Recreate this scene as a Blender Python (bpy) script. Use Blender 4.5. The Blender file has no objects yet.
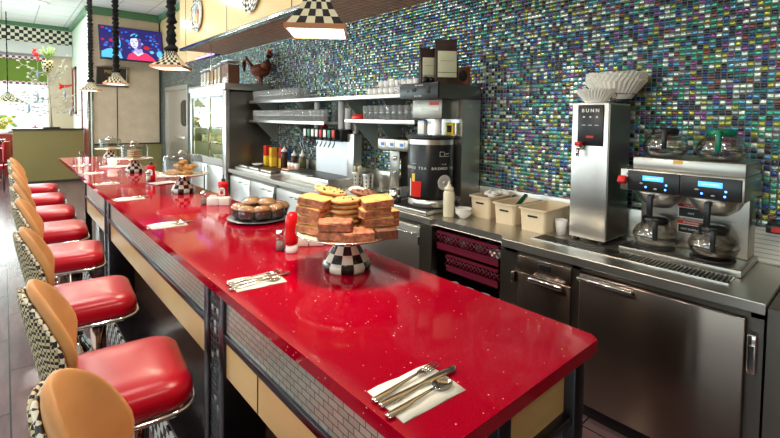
import bpy, bmesh, math, random
from mathutils import Vector, Matrix
random.seed(7)
PI = math.pi
sc = bpy.context.scene
COL = sc.collection

# ------------------------------------------------------------------ materials
MATS = {}
def nm(name):
    m = bpy.data.materials.new(name); m.use_nodes = True
    nt = m.node_tree; nt.nodes.clear()
    out = nt.nodes.new('ShaderNodeOutputMaterial')
    b = nt.nodes.new('ShaderNodeBsdfPrincipled')
    nt.links.new(b.outputs[0], out.inputs[0])
    MATS[name] = m
    return m, nt, b, out
def N(nt, t, **k):
    n = nt.nodes.new(t)
    for a, v in k.items():
        if a.startswith('i_'):
            n.inputs[a[2:].replace('_', ' ')].default_value = v
        else: setattr(n, a, v)
    return n
def rgb(c): return (c[0], c[1], c[2], 1)
def P(name, col, rough=.5, metal=0, noise=0, scale=20, bump=0, coat=0, trans=0, ior=1.45, emit=None, es=0, spec=None, alpha=1, stretch=(1,1,1)):
    m, nt, b, out = nm(name)
    b.inputs['Base Color'].default_value = rgb(col)
    b.inputs['Roughness'].default_value = rough
    b.inputs['Metallic'].default_value = metal
    b.inputs['IOR'].default_value = ior
    b.inputs['Coat Weight'].default_value = coat
    b.inputs['Coat Roughness'].default_value = .06
    b.inputs['Transmission Weight'].default_value = trans
    b.inputs['Alpha'].default_value = alpha
    if emit:
        b.inputs['Emission Color'].default_value = rgb(emit); b.inputs['Emission Strength'].default_value = es
    if noise or bump:
        tc = N(nt, 'ShaderNodeTexCoord'); mp = N(nt, 'ShaderNodeMapping'); mp.inputs['Scale'].default_value = stretch
        nt.links.new(tc.outputs['Object'], mp.inputs[0])
        no = N(nt, 'ShaderNodeTexNoise'); no.inputs['Scale'].default_value = scale; no.inputs['Detail'].default_value = 4
        nt.links.new(mp.outputs[0], no.inputs['Vector'])
        if noise:
            mx = N(nt, 'ShaderNodeMix', data_type='RGBA')
            mx.inputs[6].default_value = rgb([max(0, c*(1-noise)) for c in col]); mx.inputs[7].default_value = rgb([min(1, c*(1+noise)) for c in col])
            rp = N(nt, 'ShaderNodeMapRange'); rp.inputs[1].default_value = .3; rp.inputs[2].default_value = .7
            nt.links.new(no.outputs[0], rp.inputs[0]); nt.links.new(rp.outputs[0], mx.inputs[0]); nt.links.new(mx.outputs[2], b.inputs['Base Color'])
        if bump:
            bp = N(nt, 'ShaderNodeBump'); bp.inputs['Strength'].default_value = bump; bp.inputs['Distance'].default_value = .005
            nt.links.new(no.outputs[0], bp.inputs['Height']); nt.links.new(bp.outputs[0], b.inputs['Normal'])
    return m
def math_(nt, op, a, b=None):
    n = N(nt, 'ShaderNodeMath', operation=op)
    for i, v in enumerate((a, b)):
        if v is None: continue
        if isinstance(v, (int, float)): n.inputs[i].default_value = v
        else: nt.links.new(v, n.inputs[i])
    return n.outputs[0]
def glass(name, col=(1, 1, 1), rough=.02, ior=1.45, thin=.82, milk=0):
    # clear thin-walled glass: transparent body with a glossy skin
    m = bpy.data.materials.new(name); m.use_nodes = True; nt = m.node_tree; nt.nodes.clear()
    out = N(nt, 'ShaderNodeOutputMaterial'); t = N(nt, 'ShaderNodeBsdfTransparent'); g = N(nt, 'ShaderNodeBsdfGlossy')
    t.inputs[0].default_value = rgb([c*thin + (1-thin)*.0 for c in col]); g.inputs['Roughness'].default_value = rough
    f = N(nt, 'ShaderNodeLayerWeight'); f.inputs[0].default_value = .5
    ad = math_(nt, 'ADD', math_(nt, 'MULTIPLY', math_(nt, 'POWER', f.outputs['Facing'], 4), .55), .035 + (ior-1.45)*.25)
    mx = N(nt, 'ShaderNodeMixShader'); nt.links.new(ad, mx.inputs[0]); nt.links.new(t.outputs[0], mx.inputs[1]); nt.links.new(g.outputs[0], mx.inputs[2])
    last = mx
    if milk:
        df = N(nt, 'ShaderNodeBsdfTranslucent'); df.inputs[0].default_value = (.85, .88, .88, 1); d2 = N(nt, 'ShaderNodeBsdfDiffuse'); d2.inputs[0].default_value = (.85, .88, .88, 1)
        m1 = N(nt, 'ShaderNodeMixShader'); m1.inputs[0].default_value = .5; nt.links.new(df.outputs[0], m1.inputs[1]); nt.links.new(d2.outputs[0], m1.inputs[2])
        m2 = N(nt, 'ShaderNodeMixShader'); m2.inputs[0].default_value = milk; nt.links.new(mx.outputs[0], m2.inputs[1]); nt.links.new(m1.outputs[0], m2.inputs[2]); last = m2
    nt.links.new(last.outputs[0], out.inputs[0]); MATS[name] = m; return m

def mosaic(name, ax, s, palette, grout=(.02, .022, .025), metal=.55, rough=.12, pillow=.6, gw=.09, tilt=.25, thin=0):
    """square glass mosaic in the plane of the two object axes ax, each tile its own colour"""
    m, nt, b, out = nm(name)
    tc = N(nt, 'ShaderNodeTexCoord'); sp = N(nt, 'ShaderNodeSeparateXYZ'); nt.links.new(tc.outputs['Object'], sp.inputs[0])
    sx, sy = s if isinstance(s, tuple) else (s, s)
    U = math_(nt, 'DIVIDE', sp.outputs[ax[0]], sx); V = math_(nt, 'DIVIDE', sp.outputs[ax[1]], sy)
    fu = math_(nt, 'FLOOR', U); fv = math_(nt, 'FLOOR', V)
    cb = N(nt, 'ShaderNodeCombineXYZ'); nt.links.new(fu, cb.inputs[0]); nt.links.new(fv, cb.inputs[1])
    wn = N(nt, 'ShaderNodeTexWhiteNoise', noise_dimensions='3D'); nt.links.new(cb.outputs[0], wn.inputs['Vector'])
    cr = N(nt, 'ShaderNodeValToRGB'); cr.color_ramp.interpolation = 'CONSTANT'
    els = cr.color_ramp.elements
    n = len(palette); tot = sum(w for _, w in palette); acc = 0
    for i, (c, w) in enumerate(palette):
        e = els[0] if i == 0 else (els[1] if i == 1 else els.new(acc/tot))
        e.position = acc/tot; e.color = rgb(c); acc += w
    nt.links.new(wn.outputs['Value'], cr.inputs[0])
    du = math_(nt, 'ABSOLUTE', math_(nt, 'SUBTRACT', math_(nt, 'SUBTRACT', U, fu), .5))
    dv = math_(nt, 'ABSOLUTE', math_(nt, 'SUBTRACT', math_(nt, 'SUBTRACT', V, fv), .5))
    mxd = math_(nt, 'MAXIMUM', du, dv)
    g = math_(nt, 'LESS_THAN', mxd, .5-gw)
    mx = N(nt, 'ShaderNodeMix', data_type='RGBA'); mx.inputs[6].default_value = rgb(grout)
    nt.links.new(g, mx.inputs[0]); nt.links.new(cr.outputs[0], mx.inputs[7]); nt.links.new(mx.outputs[2], b.inputs['Base Color'])
    nt.links.new(math_(nt, 'MULTIPLY', g, metal), b.inputs['Metallic'])
    r = math_(nt, 'SUBTRACT', .8, math_(nt, 'MULTIPLY', g, .8-rough)); nt.links.new(r, b.inputs['Roughness'])
    # pillow-shaped tile faces
    p2 = math_(nt, 'ADD', math_(nt, 'MULTIPLY', math_(nt, 'POWER', du, 6), 6), math_(nt, 'POWER', dv, 2.2))
    h = math_(nt, 'MULTIPLY', math_(nt, 'SUBTRACT', 1, math_(nt, 'MULTIPLY', p2, 2.2)), g)
    bp = N(nt, 'ShaderNodeBump'); bp.inputs['Strength'].default_value = pillow; bp.inputs['Distance'].default_value = sx*.35
    nt.links.new(h, bp.inputs['Height'])
    # slight random tilt of each tile
    sb = N(nt, 'ShaderNodeVectorMath', operation='SUBTRACT'); nt.links.new(wn.outputs['Color'], sb.inputs[0]); sb.inputs[1].default_value = (.5, .5, .5)
    sl = N(nt, 'ShaderNodeVectorMath', operation='SCALE'); nt.links.new(sb.outputs[0], sl.inputs[0]); sl.inputs['Scale'].default_value = tilt
    ad = N(nt, 'ShaderNodeVectorMath', operation='ADD'); nt.links.new(bp.outputs[0], ad.inputs[0]); nt.links.new(sl.outputs[0], ad.inputs[1])
    nz = N(nt, 'ShaderNodeVectorMath', operation='NORMALIZE'); nt.links.new(ad.outputs[0], nz.inputs[0])
    nt.links.new(nz.outputs[0], b.inputs['Normal'])
    return m
def checker(name, c1, c2, scale, rough=.4, offs=(0, 0, 0), coat=0, ax=None):
    m, nt, b, out = nm(name)
    tc = N(nt, 'ShaderNodeTexCoord'); mp = N(nt, 'ShaderNodeMapping'); mp.inputs['Location'].default_value = offs
    nt.links.new(tc.outputs['Object'], mp.inputs[0])
    v = mp.outputs[0]
    if ax is not None:
        sp = N(nt, 'ShaderNodeSeparateXYZ'); nt.links.new(v, sp.inputs[0]); cb = N(nt, 'ShaderNodeCombineXYZ')
        nt.links.new(sp.outputs[ax[0]], cb.inputs[0]); nt.links.new(sp.outputs[ax[1]], cb.inputs[1]); cb.inputs[2].default_value = .0131; v = cb.outputs[0]
    ck = N(nt, 'ShaderNodeTexChecker'); ck.inputs['Scale'].default_value = scale
    ck.inputs[1].default_value = rgb(c1); ck.inputs[2].default_value = rgb(c2)
    nt.links.new(v, ck.inputs[0]); nt.links.new(ck.outputs[0], b.inputs['Base Color'])
    b.inputs['Roughness'].default_value = rough; b.inputs['Coat Weight'].default_value = coat
    return m
def brickmat(name, c1, c2, mortar, ax, bw, bh, ms, rough=.3, metal=0, bump=.3, offset=.5, noise=0, nscale=(3, 3, 3), coat=0):
    m, nt, b, out = nm(name)
    tc = N(nt, 'ShaderNodeTexCoord'); sp = N(nt, 'ShaderNodeSeparateXYZ'); nt.links.new(tc.outputs['Object'], sp.inputs[0])
    cb = N(nt, 'ShaderNodeCombineXYZ'); nt.links.new(sp.outputs[ax[0]], cb.inputs[0]); nt.links.new(sp.outputs[ax[1]], cb.inputs[1])
    br = N(nt, 'ShaderNodeTexBrick'); br.offset = offset
    br.inputs['Color1'].default_value = rgb(c1); br.inputs['Color2'].default_value = rgb(c2); br.inputs['Mortar'].default_value = rgb(mortar)
    br.inputs['Scale'].default_value = 1; br.inputs['Mortar Size'].default_value = ms; br.inputs['Brick Width'].default_value = bw; br.inputs['Row Height'].default_value = bh
    br.inputs['Mortar Smooth'].default_value = .1
    nt.links.new(cb.outputs[0], br.inputs['Vector'])
    colr = br.outputs['Color']
    if noise:
        mp = N(nt, 'ShaderNodeMapping'); mp.inputs['Scale'].default_value = nscale; nt.links.new(tc.outputs['Object'], mp.inputs[0])
        no = N(nt, 'ShaderNodeTexNoise'); no.inputs['Scale'].default_value = 4; no.inputs['Detail'].default_value = 6; nt.links.new(mp.outputs[0], no.inputs['Vector'])
        mx = N(nt, 'ShaderNodeMix', data_type='RGBA', blend_type='MULTIPLY'); mx.inputs[0].default_value = noise
        nt.links.new(colr, mx.inputs[6]); nt.links.new(no.outputs[0], mx.inputs[7]); colr = mx.outputs[2]
    nt.links.new(colr, b.inputs['Base Color'])
    b.inputs['Roughness'].default_value = rough; b.inputs['Metallic'].default_value = metal; b.inputs['Coat Weight'].default_value = coat
    bp = N(nt, 'ShaderNodeBump'); bp.inputs['Strength'].default_value = bump; bp.inputs['Distance'].default_value = .003; bp.invert = True
    nt.links.new(br.outputs['Fac'], bp.inputs['Height']); nt.links.new(bp.outputs[0], b.inputs['Normal'])
    return m

def red_quartz():
    m, nt, b, out = nm('red_quartz')
    tc = N(nt, 'ShaderNodeTexCoord')
    vo = N(nt, 'ShaderNodeTexVoronoi'); vo.inputs['Scale'].default_value = 75; nt.links.new(tc.outputs['Object'], vo.inputs['Vector'])
    wn = N(nt, 'ShaderNodeSeparateColor'); nt.links.new(vo.outputs['Color'], wn.inputs[0])
    size = math_(nt, 'MULTIPLY', math_(nt, 'GREATER_THAN', wn.outputs[0], .72), math_(nt, 'ADD', .03, math_(nt, 'MULTIPLY', wn.outputs[1], .14)))
    f = math_(nt, 'LESS_THAN', vo.outputs['Distance'], size)
    no = N(nt, 'ShaderNodeTexNoise'); no.inputs['Scale'].default_value = 300; nt.links.new(tc.outputs['Object'], no.inputs['Vector'])
    cr = N(nt, 'ShaderNodeValToRGB'); cr.color_ramp.elements[0].position = .3; cr.color_ramp.elements[1].position = .75
    cr.color_ramp.elements[0].color = (.22, .0, .009, 1); cr.color_ramp.elements[1].color = (.40, .0, .016, 1)
    nt.links.new(no.outputs[0], cr.inputs[0])
    mx = N(nt, 'ShaderNodeMix', data_type='RGBA'); nt.links.new(f, mx.inputs[0]); nt.links.new(cr.outputs[0], mx.inputs[6]); mx.inputs[7].default_value = (.85, .45, .38, 1)
    nt.links.new(mx.outputs[2], b.inputs['Base Color']); b.inputs['Roughness'].default_value = .07; b.inputs['IOR'].default_value = 1.42
    return m
red_quartz()
def steel(name, col, rough, stretch, amt=.12):
    m, nt, b, out = nm(name)
    tc = N(nt, 'ShaderNodeTexCoord'); mp = N(nt, 'ShaderNodeMapping'); mp.inputs['Scale'].default_value = stretch
    nt.links.new(tc.outputs['Object'], mp.inputs[0]); no = N(nt, 'ShaderNodeTexNoise'); no.inputs['Scale'].default_value = 1; no.inputs['Detail'].default_value = 5
    nt.links.new(mp.outputs[0], no.inputs['Vector'])
    rr = math_(nt, 'ADD', rough-amt/2, math_(nt, 'MULTIPLY', no.outputs[0], amt)); nt.links.new(rr, b.inputs['Roughness'])
    b.inputs['Base Color'].default_value = rgb(col); b.inputs['Metallic'].default_value = 1
    n2 = N(nt, 'ShaderNodeTexNoise'); n2.inputs['Scale'].default_value = 5; nt.links.new(tc.outputs['Object'], n2.inputs['Vector'])
    bp = N(nt, 'ShaderNodeBump'); bp.inputs['Strength'].default_value = .03; bp.inputs['Distance'].default_value = .01
    nt.links.new(n2.outputs[0], bp.inputs['Height']); nt.links.new(bp.outputs[0], b.inputs['Normal'])
    return m
steel('steel', (.66, .65, .62), .33, (3, 3, 300))
steel('steel_plate', (.60, .61, .64), .5, (3, 3, 300))
steel('steel_top', (.60, .58, .53), .33, (3, 300, 3))
steel('steel_mid', (.44, .42, .38), .30, (3, 3, 200))
steel('steel_dark', (.24, .225, .20), .34, (3, 3, 200))
steel('steel_door', (.23, .185, .16), .27, (3, 220, 3), .04)
for _m in ('steel_door',):
    _nt = MATS[_m].node_tree; _b = [n for n in _nt.nodes if n.type == 'BSDF_PRINCIPLED'][0]; _b.inputs['Anisotropic'].default_value = .9; _b.inputs['Anisotropic Rotation'].default_value = .25; _b.inputs['Roughness'].default_value = .21
    for _l in [l for l in _nt.links if l.to_node == _b]: _nt.links.remove(_l)
    _t = N(_nt, 'ShaderNodeTangent'); _t.direction_type = 'RADIAL'; _t.axis = 'Z'; _nt.links.new(_t.outputs[0], _b.inputs['Tangent'])
P('chrome', (.75, .74, .72), .08, 1)
P('chrome_bronze', (.30, .19, .15), .14, 1)
P('dark_metal', (.035, .033, .036), .3, .6)
P('frame_metal', (.085, .09, .11), .28, 1)
P('black_plastic', (.012, .012, .014), .3)
P('black_matte', (.01, .01, .012), .6)
P('black_fabric', (.006, .006, .007), .9, bump=1, scale=60)
P('black_granite', (.018, .014, .016), .12, noise=.5, scale=120, coat=.3)
P('granite_brown', (.05, .022, .014), .14, noise=.4, scale=90)
P('yellow_laminate', (.72, .47, .21), .24, noise=.05, scale=3)
P('yellow_gloss', (.80, .60, .30), .12, noise=.03, scale=2)
P('red_vinyl', (.36, .0006, .010), .30, bump=.04, scale=120, ior=1.38)
P('camel_vinyl', (.56, .27, .095), .42, noise=.13, scale=9, bump=.08)
P('white_ceramic', (.80, .79, .76), .15, coat=.3)
P('white_plastic', (.78, .78, .76), .35)
P('cream_plastic', (.72, .60, .42), .38)
P('cream_bottle', (.75, .70, .52), .35)
P('white_paper', (.80, .79, .74), .8, bump=.3, scale=40)
P('napkin', (.72, .70, .62), .85, bump=.2, scale=80)
P('cutlery', (.60, .55, .50), .12, 1)
P('wallpaper', (.58, .47, .34), .55, noise=.09, scale=5)
P('olive_panel', (.23, .20, .075), .45)
P('green_trim', (.085, .21, .10), .4)
P('green_shade', (.115, .19, .015), .7)
P('light_green_wall', (.62, .70, .55), .5)
P('beige_wall', (.55, .46, .34), .6)
P('grey_plaster', (.55, .56, .54), .6)
P('white_paint', (.82, .82, .80), .5)
P('maroon_paint', (.20, .025, .022), .35)
P('dark_cap', (.04, .035, .03), .3)
P('ketchup_red', (.55, .004, .008), .22)
P('ketchup_cap_white', (.8, .8, .8), .3)
P('ink_black', (.01, .01, .01), .5)
P('label_white', (.78, .77, .72), .5)
P('label_red', (.55, .02, .015), .45)
P('label_green', (.02, .25, .12), .45)
P('label_yellow', (.8, .55, .04), .45)
P('label_blue', (.04, .2, .6), .45)
P('maroon_plastic', (.13, .008, .028), .42)
P('green_plastic', (.0, .16, .085), .25)
P('dark_green_plastic', (.002, .05, .028), .3)
P('red_plastic', (.62, .015, .012), .25)
P('amber_plastic', (.7, .4, .03), .3)
P('toast_top', (.58, .30, .095), .75, noise=.3, scale=30, bump=.5)
P('toast_crust', (.34, .115, .030), .7, noise=.35, scale=45, bump=.6)
P('toast_side', (.40, .14, .075), .75, noise=.6, scale=45, bump=.8)
P('cookie', (.50, .27, .10), .8, noise=.25, scale=35, bump=.8)
P('chocolate', (.05, .018, .010), .5)
P('dark_toast', (.15, .06, .03), .7, noise=.4, scale=60, bump=.5)
P('pastry', (.66, .34, .12), .55, noise=.35, scale=25, bump=.5)
P('pastry_dark', (.07, .045, .035), .35, noise=.4, scale=30)
P('icing', (.85, .80, .70), .4)
P('rooster_brown', (.17, .045, .018), .45, noise=.5, scale=25, bump=.4)
P('wood_dark', (.16, .05, .02), .35, noise=.3, scale=12)
P('bag_brown', (.035, .015, .010), .5)
P('bag_label', (.62, .62, .42), .6, noise=.08, scale=8)
P('coffee_bean', (.24, .10, .055), .5, noise=.8, scale=90, bump=1)
P('cereal_orange', (.65, .32, .10), .7, noise=.5, scale=70, bump=1)
P('cereal_pale', (.72, .62, .45), .7, noise=.4, scale=70, bump=1)
P('paper_filter', (.90, .87, .78), .8)
P('tea_red', (.60, .03, .02), .15)
P('lemon', (.75, .5, .08), .4)
P('branch', (.50, .46, .38), .6)
P('leaf_pale', (.55, .56, .45), .6)
P('leaf_green', (.25, .38, .10), .6)
P('flower_yellow', (.75, .55, .05), .6)
P('bird_red', (.65, .02, .02), .4)
P('brown_sauce', (.05, .02, .012), .25)
P('green_sauce', (.10, .10, .035), .25)
P('tray_grey', (.22, .22, .24), .3, .5)
P('griddle_black', (.02, .02, .02), .45)
P('fixture_glow', (1, 1, 1), .5, emit=(1, .96, .88), es=14)
P('lamp_glow', (1, .95, .85), .5, emit=(1, .84, .66), es=9)
P('lamp_bulb', (1, 1, 1), .5, emit=(1, .86, .68), es=60)
P('cooler_light', (1, 1, 1), .5, emit=(.85, 1, .62), es=3.2)
P('led_blue', (.1, .3, 1), .5, emit=(.08, .28, 1), es=6)
P('led_screen', (.1, .4, 1), .5, emit=(.06, .42, 1), es=1.6)
P('led_text', (.6, .85, 1), .5, emit=(.55, .85, 1), es=2.4)
P('led_violet', (.4, .2, 1), .5, emit=(.42, .2, 1), es=3)
P('led_white', (1, 1, 1), .5, emit=(.85, .95, 1), es=3)
P('lamp_cream', (.72, .66, .46), .3, coat=.4)
P('lamp_black', (.02, .018, .016), .25, coat=.4)
P('enamel_white', (.80, .78, .66), .15, coat=.5)
P('enamel_black', (.010, .010, .011), .12, coat=.5)
P('copper_rim', (.65, .30, .17), .3, .7)
P('sign_dark', (.025, .02, .015), .3)
P('sign_gold', (.45, .32, .12), .35, .5)
P('plate_orange', (.80, .30, .05), .3)
P('plate_blue', (.14, .30, .42), .3)
P('ornament_grey', (.28, .34, .42), .2)
P('fridge_food', (.75, .76, .42), .6, noise=.5, scale=14)
P('salt', (.7, .66, .6), .7)
P('pepper', (.30, .22, .18), .7, noise=.6, scale=200)
glass('clear_glass', (.95, .97, .97), thin=.97)
glass('door_glass', (.93, .97, .93), thin=.97)
glass('carafe_glass', (.96, .95, .92), rough=.02, thin=.95, ior=1.9)
glass('coffee_glass', (.10, .04, .02), thin=.6)
glass('clear_plastic', (.92, .93, .93), rough=.12, thin=.92)
glass('glassware', (.95, .97, .97), rough=.08, thin=.95, ior=1.8, milk=.16)
glass('film', (.9, .9, .92), rough=.15, thin=.95, ior=1.9)
for nme, colr, e in (('tv_navy', (.02, .015, .16), 1.2), ('tv_blue', (.03, .22, .95), 1.3), ('tv_cyan', (.12, .62, 1.0), 1.3), ('tv_skin', (.55, .52, .85), 1.1), ('tv_light', (.75, .80, 1.0), 1.3),
                 ('tv_pink', (1.0, .04, .16), 1.2), ('tv_hair', (.015, .03, .16), 1.0), ('tv_red', (.75, .01, .05), 1.0), ('tv_shadow', (.16, .08, .42), 1.0)):
    P(nme, (.01, .01, .01), .3, emit=colr, es=e)

PAL = [((.03, .07, .22), 11), ((.02, .14, .15), 10), ((.06, .34, .22), 10), ((.20, .07, .24), 6), ((.60, .72, .60), 14), ((.34, .36, .06), 11),
       ((.035, .035, .045), 10), ((.20, .07, .05), 5), ((.10, .30, .46), 9), ((.28, .34, .33), 8), ((.02, .04, .07), 7)]
mosaic('mosaic_wall', (1, 2), .0265, PAL, grout=(.13, .135, .125), metal=.62, rough=.17, pillow=1.0, tilt=.09, gw=.085)
mosaic('mosaic_post', (1, 2), .025, [((.02, .02, .03), 5), ((.45, .52, .52), 2), ((.06, .16, .20), 3), ((.01, .01, .015), 4)], grout=(.03, .03, .03), gw=.10, metal=.3, tilt=.05, pillow=.4, rough=.25)
mosaic('copper_tin', (0, 1), .075, [((.60, .34, .23), 1), ((.68, .40, .28), 1)], grout=(.40, .20, .13), metal=.3, rough=.38, pillow=1.0, tilt=.03, gw=.06)
brickmat('band_tile', (.50, .53, .46), (.40, .44, .38), (.10, .12, .09), (1, 2), .040, .0185, .0016, rough=.36, metal=.5, bump=.6)
brickmat('floor_plank', (.22, .135, .135), (.155, .10, .11), (.02, .016, .016), (1, 0), .95, .235, .004, rough=.24, noise=.55, nscale=(6, 1, 1), bump=.3)
brickmat('ceiling_tile', (.84, .85, .83), (.82, .83, .82), (.50, .52, .52), (0, 1), .61, .61, .012, rough=.7, offset=0)
brickmat('white_boards', (.80, .78, .70), (.78, .76, .68), (.4, .38, .33), (1, 2), 3, .022, .002, rough=.4)
brickmat('stripe_wall', (.66, .74, .60), (.60, .70, .56), (.55, .66, .52), (2, 1), 9, .09, .004, rough=.5, offset=0)
checker('check_fabric', (.60, .50, .30), (.012, .010, .012), 105, .7)
checker('check_riser', (.62, .64, .60), (.010, .010, .012), 20, .2, coat=.3, ax=(1, 2), offs=(0, 0, .0))
checker('check_valance', (.75, .72, .56), (.008, .008, .010), 12, .5, ax=(0, 2), offs=(.01, 0, -.004))
checker('check_plum', (.72, .66, .62), (.16, .02, .10), 17, .6, ax=(0, 2))
checker('check_yellow', (.78, .68, .30), (.02, .02, .02), 24, .4)
checker('check_small', (.75, .70, .55), (.02, .02, .02), 60, .4)
M = MATS

# ------------------------------------------------------------------ mesh tools
class MB:
    """one mesh under construction; every add takes a material slot index"""
    def __init__(s, *mats): s.bm = bmesh.new(); s.mats = list(mats); s.T = None
    def mark(s): return len(s.bm.verts), len(s.bm.faces)
    def _fin(s, vs, fs, mi, smooth):
        for f in fs: f.material_index = mi; f.smooth = smooth
        if s.T is not None: bmesh.ops.transform(s.bm, matrix=s.T, verts=vs)
    def box(s, x0, x1, y0, y1, z0, z1, mi=0, bev=0, seg=2, rot=None, smooth=False):
        c = [(x0, y0, z0), (x1, y0, z0), (x1, y1, z0), (x0, y1, z0), (x0, y0, z1), (x1, y0, z1), (x1, y1, z1), (x0, y1, z1)]
        vs = [s.bm.verts.new(p) for p in c]
        fs = [s.bm.faces.new([vs[i] for i in q]) for q in ((3, 2, 1, 0), (4, 5, 6, 7), (0, 1, 5, 4), (1, 2, 6, 5), (2, 3, 7, 6), (3, 0, 4, 7))]
        if bev:
            es = list({e for f in fs for e in f.edges})
            r = bmesh.ops.bevel(s.bm, geom=es, offset=bev, segments=seg, profile=.5, affect='EDGES')
            vs = list({v for f in r['faces'] for v in f.verts} | {v for v in vs if v.is_valid})
            st = list(vs); seen = set(vs); fs = set()
            for v in st:
                for f in v.link_faces: fs.add(f)
            vs = list({v for f in fs for v in f.verts}); smooth = True
        if rot is not None:
            cc = Vector(((x0+x1)/2, (y0+y1)/2, (z0+z1)/2)); R = rot.to_3x3() if hasattr(rot, 'to_3x3') else rot
            for v in vs: v.co = cc + R @ (v.co - cc)
        s._fin(vs, fs, mi, smooth); return vs
    def lathe(s, prof, seg=24, c=(0, 0, 0), mi=0, mf=None, smooth=True, capb=True, capt=True, sx=1, sy=1, rot0=0):
        rings = []; vs = []
        for (r, z) in prof:
            if r < 1e-6: v = s.bm.verts.new((c[0], c[1], c[2]+z)); rings.append([v]); vs.append(v)
            else:
                rg = [s.bm.verts.new((c[0]+sx*r*math.cos(rot0+2*PI*k/seg), c[1]+sy*r*math.sin(rot0+2*PI*k/seg), c[2]+z)) for k in range(seg)]
                rings.append(rg); vs += rg
        fs = []
        for i in range(len(rings)-1):
            a, b = rings[i], rings[i+1]
            for k in range(seg):
                k2 = (k+1) % seg
                if len(a) == 1 and len(b) == 1: continue
                if len(a) == 1: f = s.bm.faces.new((a[0], b[k2], b[k]))
                elif len(b) == 1: f = s.bm.faces.new((a[k], a[k2], b[0]))
                else: f = s.bm.faces.new((a[k], a[k2], b[k2], b[k]))
                f.material_index = mf(i, k) if mf else mi; f.smooth = smooth; fs.append(f)
        if capb and len(rings[0]) > 1: f = s.bm.faces.new(rings[0][::-1]); f.material_index = mi
        if capt and len(rings[-1]) > 1: f = s.bm.faces.new(rings[-1]); f.material_index = mi
        if s.T is not None: bmesh.ops.transform(s.bm, matrix=s.T, verts=vs)
        return vs
    def tube(s, pts, r, seg=8, mi=0, caps=True, closed=False):
        pts = [Vector(p) for p in pts]; n = len(pts); rings = []; vs = []
        up = Vector((0, 0, 1))
        for i, p in enumerate(pts):
            if closed: d = pts[(i+1) % n] - pts[i-1]
            else: d = (pts[min(i+1, n-1)] - pts[max(i-1, 0)])
            d.normalize()
            a = up if abs(d.dot(up)) < .95 else Vector((1, 0, 0))
            u = d.cross(a).normalized(); w = d.cross(u).normalized()
            rr = r[i] if isinstance(r, (list, tuple)) else r
            rg = [s.bm.verts.new(p + u*rr*math.cos(2*PI*k/seg) + w*rr*math.sin(2*PI*k/seg)) for k in range(seg)]
            rings.append(rg); vs += rg
        for i in range(n if closed else n-1):
            a, b = rings[i], rings[(i+1) % n]
            for k in range(seg):
                f = s.bm.faces.new((a[k], b[k], b[(k+1) % seg], a[(k+1) % seg])); f.smooth = True; f.material_index = mi
        if caps and not closed:
            for rg in (rings[0], rings[-1][::-1]):
                f = s.bm.faces.new(rg); f.material_index = mi
        if s.T is not None: bmesh.ops.transform(s.bm, matrix=s.T, verts=vs)
        return vs
    def prism(s, poly, z0, z1, mi=0, top=None, bev=0):
        a = [s.bm.verts.new((x, y, z0)) for x, y in poly]; b = [s.bm.verts.new((x, y, z1)) for x, y in poly]
        n = len(poly); fs = [s.bm.faces.new(a[::-1]), s.bm.faces.new(b)]
        for f in fs: f.material_index = mi if top is None else top
        for k in range(n):
            f = s.bm.faces.new((a[k], a[(k+1) % n], b[(k+1) % n], b[k])); f.material_index = mi
        if bev:
            es = [e for e in fs[1].edges] + [e for e in fs[0].edges]
            bmesh.ops.bevel(s.bm, geom=es, offset=bev, segments=2, profile=.5, affect='EDGES')
        elif s.T is not None: bmesh.ops.transform(s.bm, matrix=s.T, verts=a+b)
    def quad(s, a, b, c, d, mi=0):
        vs = [s.bm.verts.new(p) for p in (a, b, c, d)]; f = s.bm.faces.new(vs); f.material_index = mi
        if s.T is not None: bmesh.ops.transform(s.bm, matrix=s.T, verts=vs)
    def blob(s, c, r, seg=12, rings=8, mi=0, sc=(1, 1, 1), mf=None):
        prof = [(r*math.sin(PI*i/rings), -r*math.cos(PI*i/rings)) for i in range(rings+1)]
        prof[0] = (0, -r); prof[-1] = (0, r)
        T0 = s.T; L = Matrix.Translation(c) @ Matrix.Diagonal((*sc, 1)); s.T = (T0 @ L) if T0 is not None else L
        s.lathe(prof, seg, mi=mi, mf=mf); s.T = T0
    def build(s, name, parent=None, loc=None, **kw):
        me = bpy.data.meshes.new(name); bmesh.ops.recalc_face_normals(s.bm, faces=s.bm.faces); s.bm.to_mesh(me); s.bm.free()
        for m in s.mats: me.materials.append(M[m])
        o = bpy.data.objects.new(name, me); COL.objects.link(o)
        if parent: o.parent = parent
        if loc: o.location = loc
        for k, v in kw.items(): o[k] = v
        return o
def rotz(a): return Matrix.Rotation(a, 4, 'Z')
def at(x, y, z, a=0): return Matrix.Translation((x, y, z)) @ rotz(a)
def thing(name, label, cat, loc=(0, 0, 0), rz=0, group=None):
    o = bpy.data.objects.new(name, None); COL.objects.link(o); o.location = loc; o.rotation_euler = (0, 0, rz); o.empty_display_size = .1
    return tag(o, label, cat, group)
def tag(o, label, cat, group=None):
    o['label'] = label; o['category'] = cat
    if group: o['group'] = group
    return o
def struct(o): o['kind'] = 'structure'; return o
def kids(o): return [c for c in bpy.data.objects if c.parent == o]
def dup(root, loc, rz=None, label=None, group=None):
    def cp(o, par):
        c = o.copy(); COL.objects.link(c); c.parent = par
        for k in kids(o): cp(k, c)
        return c
    src = kids(root)
    r = root.copy(); COL.objects.link(r)
    for k in src: cp(k, r)
    r.location = loc
    if rz is not None: r.rotation_euler = (0, 0, rz)
    if label: r['label'] = label
    if group: r['group'] = group
    return r
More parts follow.
